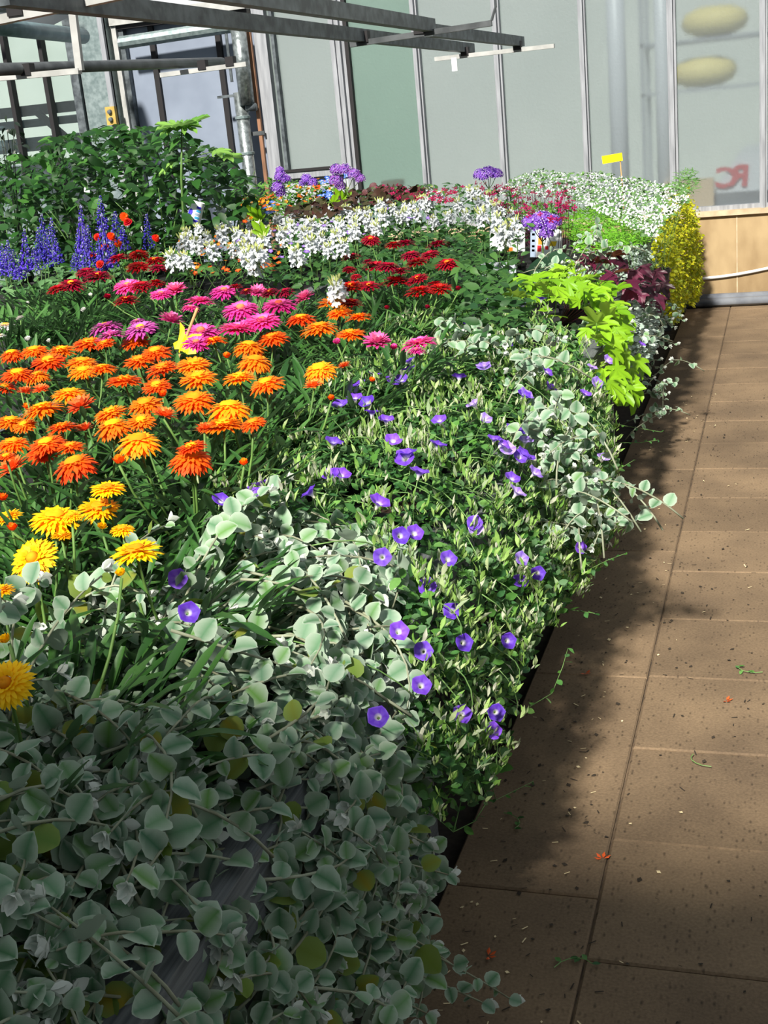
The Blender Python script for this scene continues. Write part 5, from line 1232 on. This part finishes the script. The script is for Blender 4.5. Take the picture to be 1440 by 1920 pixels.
# ---- feathery plant
TF = pots_at('feathery_plant', [((1100, 430), 'fresh green feathery plant right of the big violet statice'), ((1165, 435), 'fresh green feathery plant above the silver mat')], .88, 'feathery green plants', 'foliage plant')
P_f = [(1055, 430), (1080, 395), (1130, 385), (1180, 400), (1215, 425), (1210, 455), (1150, 470), (1090, 475)]
clothe(TF, pxscatter(P_f, 2400, (.78, .93)), None, B_fea, M_feather, 0, (.6, 1.1), (.0, 1.2), jit=.9)
twigs(TF, pxscatter(P_f, 20, (.85, .93)), 20, M_greenstem, .0014)
# ---- silver mat
DR_edge = Drape([(-1.25, .82), (-.8, .83), (-.68, .79), (-.6, .68), (-.55, .5), (-.53, .3), (-.52, .12)])
TSf = [potted('silver_falls', -.81, 5.9, 'dense mat of tiny silver leaves behind the dark purple leaves', 'silver mats', 'foliage plant'), potted('silver_falls', -.81, 5.2, 'curtain of tiny silver leaves hanging below the dark purple leaves', 'silver mats', 'foliage plant')]
pts = [s_[0] for s_ in (DR_edge.sample(4.7, 6.6, [(1140, 475), (1200, 455), (1235, 480), (1250, 540), (1250, 600), (1215, 680), (1170, 700), (1150, 620), (1190, 570), (1150, 520)], 60, .04) for _ in range(2200)) if s_]
clothe(TSf, pts, None, B_sf, M_silverfall, 0, (.7, 1.2), (-.6, .4), (.4, -.4, 1))
# ---- dark purple sweet potato vine
tpv = potted('purple_sweet_potato_vine', -.82, 4.75, 'dark purple sweet potato vine beside the lime green one', 'sweet potato vines', 'vine')
for x, y_, z in ((560,520,.88),(640,505,.9),(690,515,.88),(755,560,.84),(700,610,.82),(800,590,.80),(850,610,.76),(900,590,.72),(780,680,.74),(820,700,.7),(900,700,.62),(930,650,.64),(885,740,.56),(800,810,.56),(940,720,.55),(640,545,.86),(590,540,.87),(760,640,.78),(860,660,.7),(730,590,.84),(830,570,.8),(880,640,.68)):
    p = atz(880 + x / 2.571, 280 + y_ / 2.571, z)
    dn = .2 if z > .8 else -.9
    obj('leaf', rnd.choice(LF_purp), tpv['o'], frame(p, Vector((rnd.uniform(-1, 1), -.7, dn + rnd.uniform(-.3, .3))), Vector((.3, -.6, .8)) + rv(.4), rnd.uniform(.75, 1.15)))
    stem(tpv, bez((tpv['x'], tpv['y'], tpv['top']), (p.x, p.y, p.z + .05), p, 4), .0018, M_purple_leaf, n=4)
# ---- lime sweet potato vine
DR_lime = Drape([(-1.4, .82), (-.85, .84), (-.70, .80), (-.61, .70), (-.56, .52), (-.53, .3)])
tl_ = [potted('lime_sweet_potato_vine', -.82, 4.1, 'lime green sweet potato vine draping over the bench edge', 'sweet potato vines', 'vine'), potted('lime_sweet_potato_vine', -1.0, 4.4, 'lime green sweet potato vine below the big violet statice', 'sweet potato vines', 'vine')]
LIM = [(540,130),(440,190),(480,210),(600,280),(700,290),(830,330),(620,340),(900,400),(340,300),(260,240),(130,280),(200,290),(120,330),(60,300),(850,520),(900,570),(960,570),(860,640),(930,640),(800,680),(900,760),(870,800),(950,920),(860,890),(880,1050),(900,1120),(820,1180),(870,1200),(1050,960),(1080,1010),(1020,1060),(1030,1150),(1030,1260),(420,280),(500,320),(780,370),(830,420),(700,420),(330,430),(400,480),(680,760),(60,460),(280,350),(760,300),(560,250),(650,380),(370,230),(920,500),(880,700),(830,760),(850,1140),(930,1090),(760,700),(400,380)]
for x, y_ in LIM:
    px, py = 960 + x / 4.8, 480 + y_ / 4.8; p = march(px, py, DR_lime)
    if p is None: continue
    t = nearest(tl_, p); side = p.z < .68
    d_ = Vector((rnd.uniform(-.2, .9), -.6, -1 if side else rnd.uniform(-.4, .5)))
    nn = Vector((.6, -.6, .4)) if side else Vector((.1, -.45, 1))
    q = p + nn.normalized() * .045
    obj('leaf', rnd.choice(LF_lime), t['o'], frame(q, d_ + rv(.3), nn + rv(.35), rnd.uniform(.62, .95)))
    stem(t, bez(q - nn.normalized() * .08 + rv(.02), q - nn.normalized() * .03 - d_ * .01, q, 4), .0018, M_fig, 'leaf_stalk', 4)
clothe(tl_, [p_ for p_ in (march(960 + x / 4.8 + rnd.uniform(-14, 14), 480 + y_ / 4.8 + rnd.uniform(-10, 14), DR_lime) for x, y_ in LIM) if p_], LF_lime, [B_fea[0]], M_lime, 99, (.5, .8), (-.6, .4), (.3, -.5, .8))
# ---- golden creeping curtain at the end of the bench
P_j = [(1232, 420), (1250, 375), (1280, 350), (1312, 335), (1324, 380), (1327, 440), (1322, 500), (1312, 560), (1298, 575), (1288, 560), (1275, 595), (1262, 610), (1245, 590), (1235, 520), (1222, 470)]
DR_j = Drape([(-.80, .93), (-.70, .93), (-.61, .87), (-.55, .72), (-.53, .5), (-.52, .3), (-.51, .06)])
TJ = [potted('golden_creeping_jenny', -.81, 8.6, 'golden yellow curtain of tiny leaves at the far corner of the bench', 'golden curtains of creeping leaves', 'creeper'), potted('golden_creeping_jenny', -.81, 7.6, 'golden yellow curtain of tiny leaves in front of the far one', 'golden curtains of creeping leaves', 'creeper'), potted('golden_creeping_jenny', -.81, 6.7, 'yellowish green trailing leaves above the silver curtain', 'golden curtains of creeping leaves', 'creeper')]
pts = [s_[0] for s_ in (DR_j.sample(6.2, 9.2, P_j, 80, .05) for _ in range(6500)) if s_]
clothe(TJ, pts, None, B_jen, M_jenny, 0, (.8, 1.4), (-.9, .3), (.5, -.5, .8), .7)

# ================================================================== labels, signs, sticks
def card(name, px0, py0, px1, py1, yy, lab, cat='label', tilt=0):
    a = aty(px0, py1, yy); b = aty(px1, py0, yy)
    t = thing(name, ((a.x + b.x) / 2, yy, a.z), lab, cat)
    c = Vector(((a.x + b.x) / 2, yy, (a.z + b.z) / 2)); m = Matrix.Translation(c) @ Matrix.Rotation(math.radians(tilt), 4, 'Y')
    w, h = (b.x - a.x) / 2, (b.z - a.z) / 2
    built('card', MB().box((-w, -.001, -h), (w, .001, h)).xf(m), M_card, t)
    return t, m, w, h
M_p_red = solid('print_red', (216, 36, 50), .5); M_p_or = solid('print_orange', (236, 140, 40), .5); M_p_yel = solid('print_yellow', (246, 206, 40), .5)
M_p_blue = solid('print_blue', (60, 76, 150), .5); M_p_grey = solid('print_grey', (150, 166, 186), .5); M_p_ind = solid('print_indigo', (52, 40, 190), .5); M_p_teal = solid('print_teal', (64, 160, 206), .5); M_p_green = solid('print_green', (120, 160, 70), .5)
def patch(t, m, u0, v0, u1, v1, w, h, mat, name='print', sk=0):
    built(name, MB().add([m @ Vector(v) for v in ((u0 * w, -.0016, v0 * h), (u1 * w, -.0016, v0 * h), ((u1 + sk) * w, -.0016, v1 * h), ((u0 + sk) * w, -.0016, v1 * h))], [(0, 1, 2, 3)]), mat, t)
t, m, w, h = card('plant_label', 996, 428, 1052, 484, 6.05, 'white plant label with coloured print below the big violet statice', tilt=4)
patch(t, m, -1, -1, -.62, 1, w, h, M_p_grey, 'grey_strip')
for v in (.55, .1, -.3, -.6): patch(t, m, -.9, v, -.72, v + .16, w, h, M_p_blue, 'blue_mark')
patch(t, m, -.5, -.1, -.2, .4, w, h, M_p_or); patch(t, m, -.55, -.6, -.3, -.15, w, h, M_p_red); patch(t, m, -.05, -.45, .15, -.2, w, h, M_p_red); patch(t, m, .2, -.2, .6, .15, w, h, M_p_yel, sk=.1); patch(t, m, -.5, .45, -.1, .95, w, h, M_p_green, sk=.15)
t, m, w, h = card('plant_label', 920, 430, 983, 474, 6.2, 'white plant label half hidden behind white cleome', tilt=3)
patch(t, m, -.3, -.98, .3, -.6, w, h, M_p_or)
t, m, w, h = card('pot_sleeve', 905, 490, 966, 562, 5.6, 'large pale card standing low behind thin green stems', 'card', tilt=2)
t.children[0].data.materials[0] = M_greycard
# yellow sign on a cane
yy = 8.7
q = aty(1148, 297, yy)
t = thing('garden_sign', (aty(1164, 345, yy).x, yy, .75), 'small yellow sign on a cane above the tiny white flowers', 'sign')
m = Matrix.Translation(q) @ Matrix.Rotation(math.radians(-5), 4, 'Y')
built('board', MB().box((-.068, -.002, -.026), (.068, .002, .026)).xf(m), M_yellow, t)
built('cane', MB().tube([aty(1162, 292, yy + .008), aty(1167, 350, yy + .008), Vector((aty(1169, 360, yy).x, yy, .68))], .004, 6), M_cane, t)
# yellow butterfly on a cane
a = aty(370, 578, 3.42); b = aty(331, 680, 3.30); q = aty(345, 643, 3.30)
bt = thing('butterfly_stick', tuple(b + (b - a) * .8), 'yellow butterfly decoration on a cane among the orange strawflowers', 'garden stake')
built('cane', MB().tube([a, b, b + (b - a) * .8], .0045, 8), M_cane, bt)
ax = (a - b).normalized()
for s_, nm in ((1, 'wing'), (-1, 'wing')):
    out = Vector((s_, -.35, 0)); out = (out - ax * out.dot(ax)).normalized()
    prof = [(0, -.022), (.030, -.034), (.052, -.026), (.046, -.004), (.030, .002), (.044, .016), (.048, .040), (.020, .034), (0, .016)] if s_ > 0 else [(0, -.02), (.016, -.026), (.026, -.010), (.016, .004), (.020, .03), (.030, .062), (.012, .05), (0, .02)]
    nrm = ax.cross(out).normalized(); o_ = q + Vector((0, -.008, 0))
    f = [o_ + out * u + ax * v + nrm * (.3 * u * u / .05) for u, v in prof]; n = len(f)
    built(nm, MB().add(f + [p_ + nrm * .0016 for p_ in f], [tuple(range(n)), tuple(range(2 * n - 1, n - 1, -1))] + [(i, i + n, (i + 1) % n + n, (i + 1) % n) for i in range(n)]), M_yellow, bt)
built('body', MB().tube([q + ax * .03 + Vector((0, -.01, 0)), q + Vector((0, -.011, 0)), q - ax * .03 + Vector((0, -.01, 0))], [.002, .0045, .002], 6), M_yellow, bt)
# white paper cup
q = aty(367, 398, 6.6)
mc = Matrix.Translation(q) @ Matrix.Rotation(math.radians(24), 4, 'Y') @ Matrix.Rotation(math.radians(-8), 4, 'X')
ct = thing('paper_cup', tuple(mc @ Vector((0, 0, -.06))), 'white paper cup with blue emblem tilted upside down among the plants', 'cup')
def cone(a0, a1, z0, z1, off, n=8):
    R_ = lambda z: .040 - .09 * z + off
    mb = MB(); vs = []
    for z in (z0, z1):
        for k in range(n + 1): a_ = a0 + (a1 - a0) * k / n; vs.append(mc @ Vector((R_(z) * math.cos(a_), R_(z) * math.sin(a_), z)))
    return mb.add(vs, [(k, k + 1, n + 2 + k, n + 1 + k) for k in range(n)])
built('cup_wall', cone(0, 2 * PI, -.062, .062, 0, 24), M_card, ct, True)
built('cup_base', MB().add([mc @ Vector((.0344 * math.cos(k * PI / 12), .0344 * math.sin(k * PI / 12), .06)) for k in range(24)], [tuple(range(24))]), M_card, ct)
built('cup_rim', MB().tube([mc @ Vector((.046 * math.cos(k * PI / 12), .046 * math.sin(k * PI / 12), -.062)) for k in range(25)], .0025, 5), M_card, ct, True)
vs = [mc @ Vector((0, 0, 0))]; em = MB(); n = 16; vs = []
for k in range(n):
    a_ = -2.0 + .42 * math.cos(2 * PI * k / n); z = -.006 + .021 * math.sin(2 * PI * k / n); r_ = .0412 - .09 * z; vs.append(mc @ Vector((r_ * math.cos(a_), r_ * math.sin(a_), z)))
z = -.006; r_ = .042 - .09 * z; vs.append(mc @ Vector((r_ * math.cos(-2), r_ * math.sin(-2), z)))
built('emblem', em.add(vs, [(k, (k + 1) % n, n) for k in range(n)]), M_p_ind, ct)
for k in range(5): built('stripe', cone(-1.25 + .08 * (k % 2), -.55 + .1 * (k % 2), -.05 + k * .019, -.037 + k * .019, .0012, 4), (M_p_ind, M_p_teal, M_p_grey, M_p_teal, M_p_ind)[k], ct)

# ================================================================== litter on the paving
lt = MB()
_lb = [base_of(MB().add([(-.004, 0, 0), (.004, .002, .001), (.003, .009, .002), (-.003, .008, 0)], [(0, 1, 2, 3)])), base_of(MB().add([(-.0012, 0, 0), (.0012, 0, 0), (.0016, .014, .001), (-.001, .013, .001)], [(0, 1, 2, 3)]))]
def litter(name, n, mat, lab, dens):
    ms = []
    for k in range(n):
        x = -.62 + abs(rnd.gauss(0, dens)); yq = rnd.uniform(1.5, 6.5)
        if x > 1: continue
        a = rnd.uniform(0, 6.28); ms.append((rnd.randrange(2), frame(Vector((x, yq, .003)), Vector((math.cos(a), math.sin(a), .05)), Vector((0, 0, 1)), rnd.uniform(.5, 1.3))))
    o = joined(name, _lb, ms, mat, None); o['label'] = lab; o['category'] = 'litter'
litter('dark_litter', 420, solid('litter_dark', (48, 40, 30), .9), 'dark crumbs of soil and dry leaf on the paving', .35)
litter('pale_litter', 130, solid('litter_pale', (226, 206, 160), .8), 'pale dry petal scraps on the paving', .22)
M_fallen = solid('fallen_petal', (206, 84, 30), .7)
for (px, py), lab in (((1130, 1610), 'orange fallen petal on the paving joint'), ((915, 1792), 'orange fallen petal near the silver shoot tips'), ((1097, 1262), 'brownish fallen petal at the edge of the bench shade'), ((1361, 1313), 'tiny red fallen petal on the sunlit paving')):
    p = atz(px, py, .004); a = rnd.uniform(0, 6); mb = MB()
    for k in range(4): mb.add([p + Vector((math.cos(a + k), math.sin(a + k), 0)) * .0025, p + Vector((math.cos(a + k + .35), math.sin(a + k + .35), .15)) * .012, p + Vector((math.cos(a + k), math.sin(a + k), .3)) * .018, p + Vector((math.cos(a + k - .35), math.sin(a + k - .35), .15)) * .012], [(0, 1, 2, 3)])
    built('fallen_petal', mb, M_fallen, None, label=lab, category='petal')
for (px, py), lab in (((1110, 1808), 'green sprig lying on the paving joint'), ((965, 1555), 'green sprig lying in the shade beside the bench'), ((1385, 1250), 'short green leaf scrap on the sunlit paving'), ((1300, 1415), 'thin curled stalk lying across a paving joint')):
    p = atz(px, py, .006); t = thing('fallen_sprig', tuple(p), lab, 'sprig'); a = rnd.uniform(0, 6)
    pts = [p + Vector((math.cos(a + k * .25), math.sin(a + k * .25), 0)) * (.014 * k) + Vector((0, 0, .002)) for k in range(6)]
    built('stalk', MB().tube(pts, .0012, 4), M_conv_stem, t)
    for k in range(0 if 'stalk' in lab else 5): obj('leaf', rnd.choice(LF_conv), t, frame(pts[k], Vector((math.cos(k * 2.2), math.sin(k * 2.2), .1)), Vector((0, 0, 1)), .6))
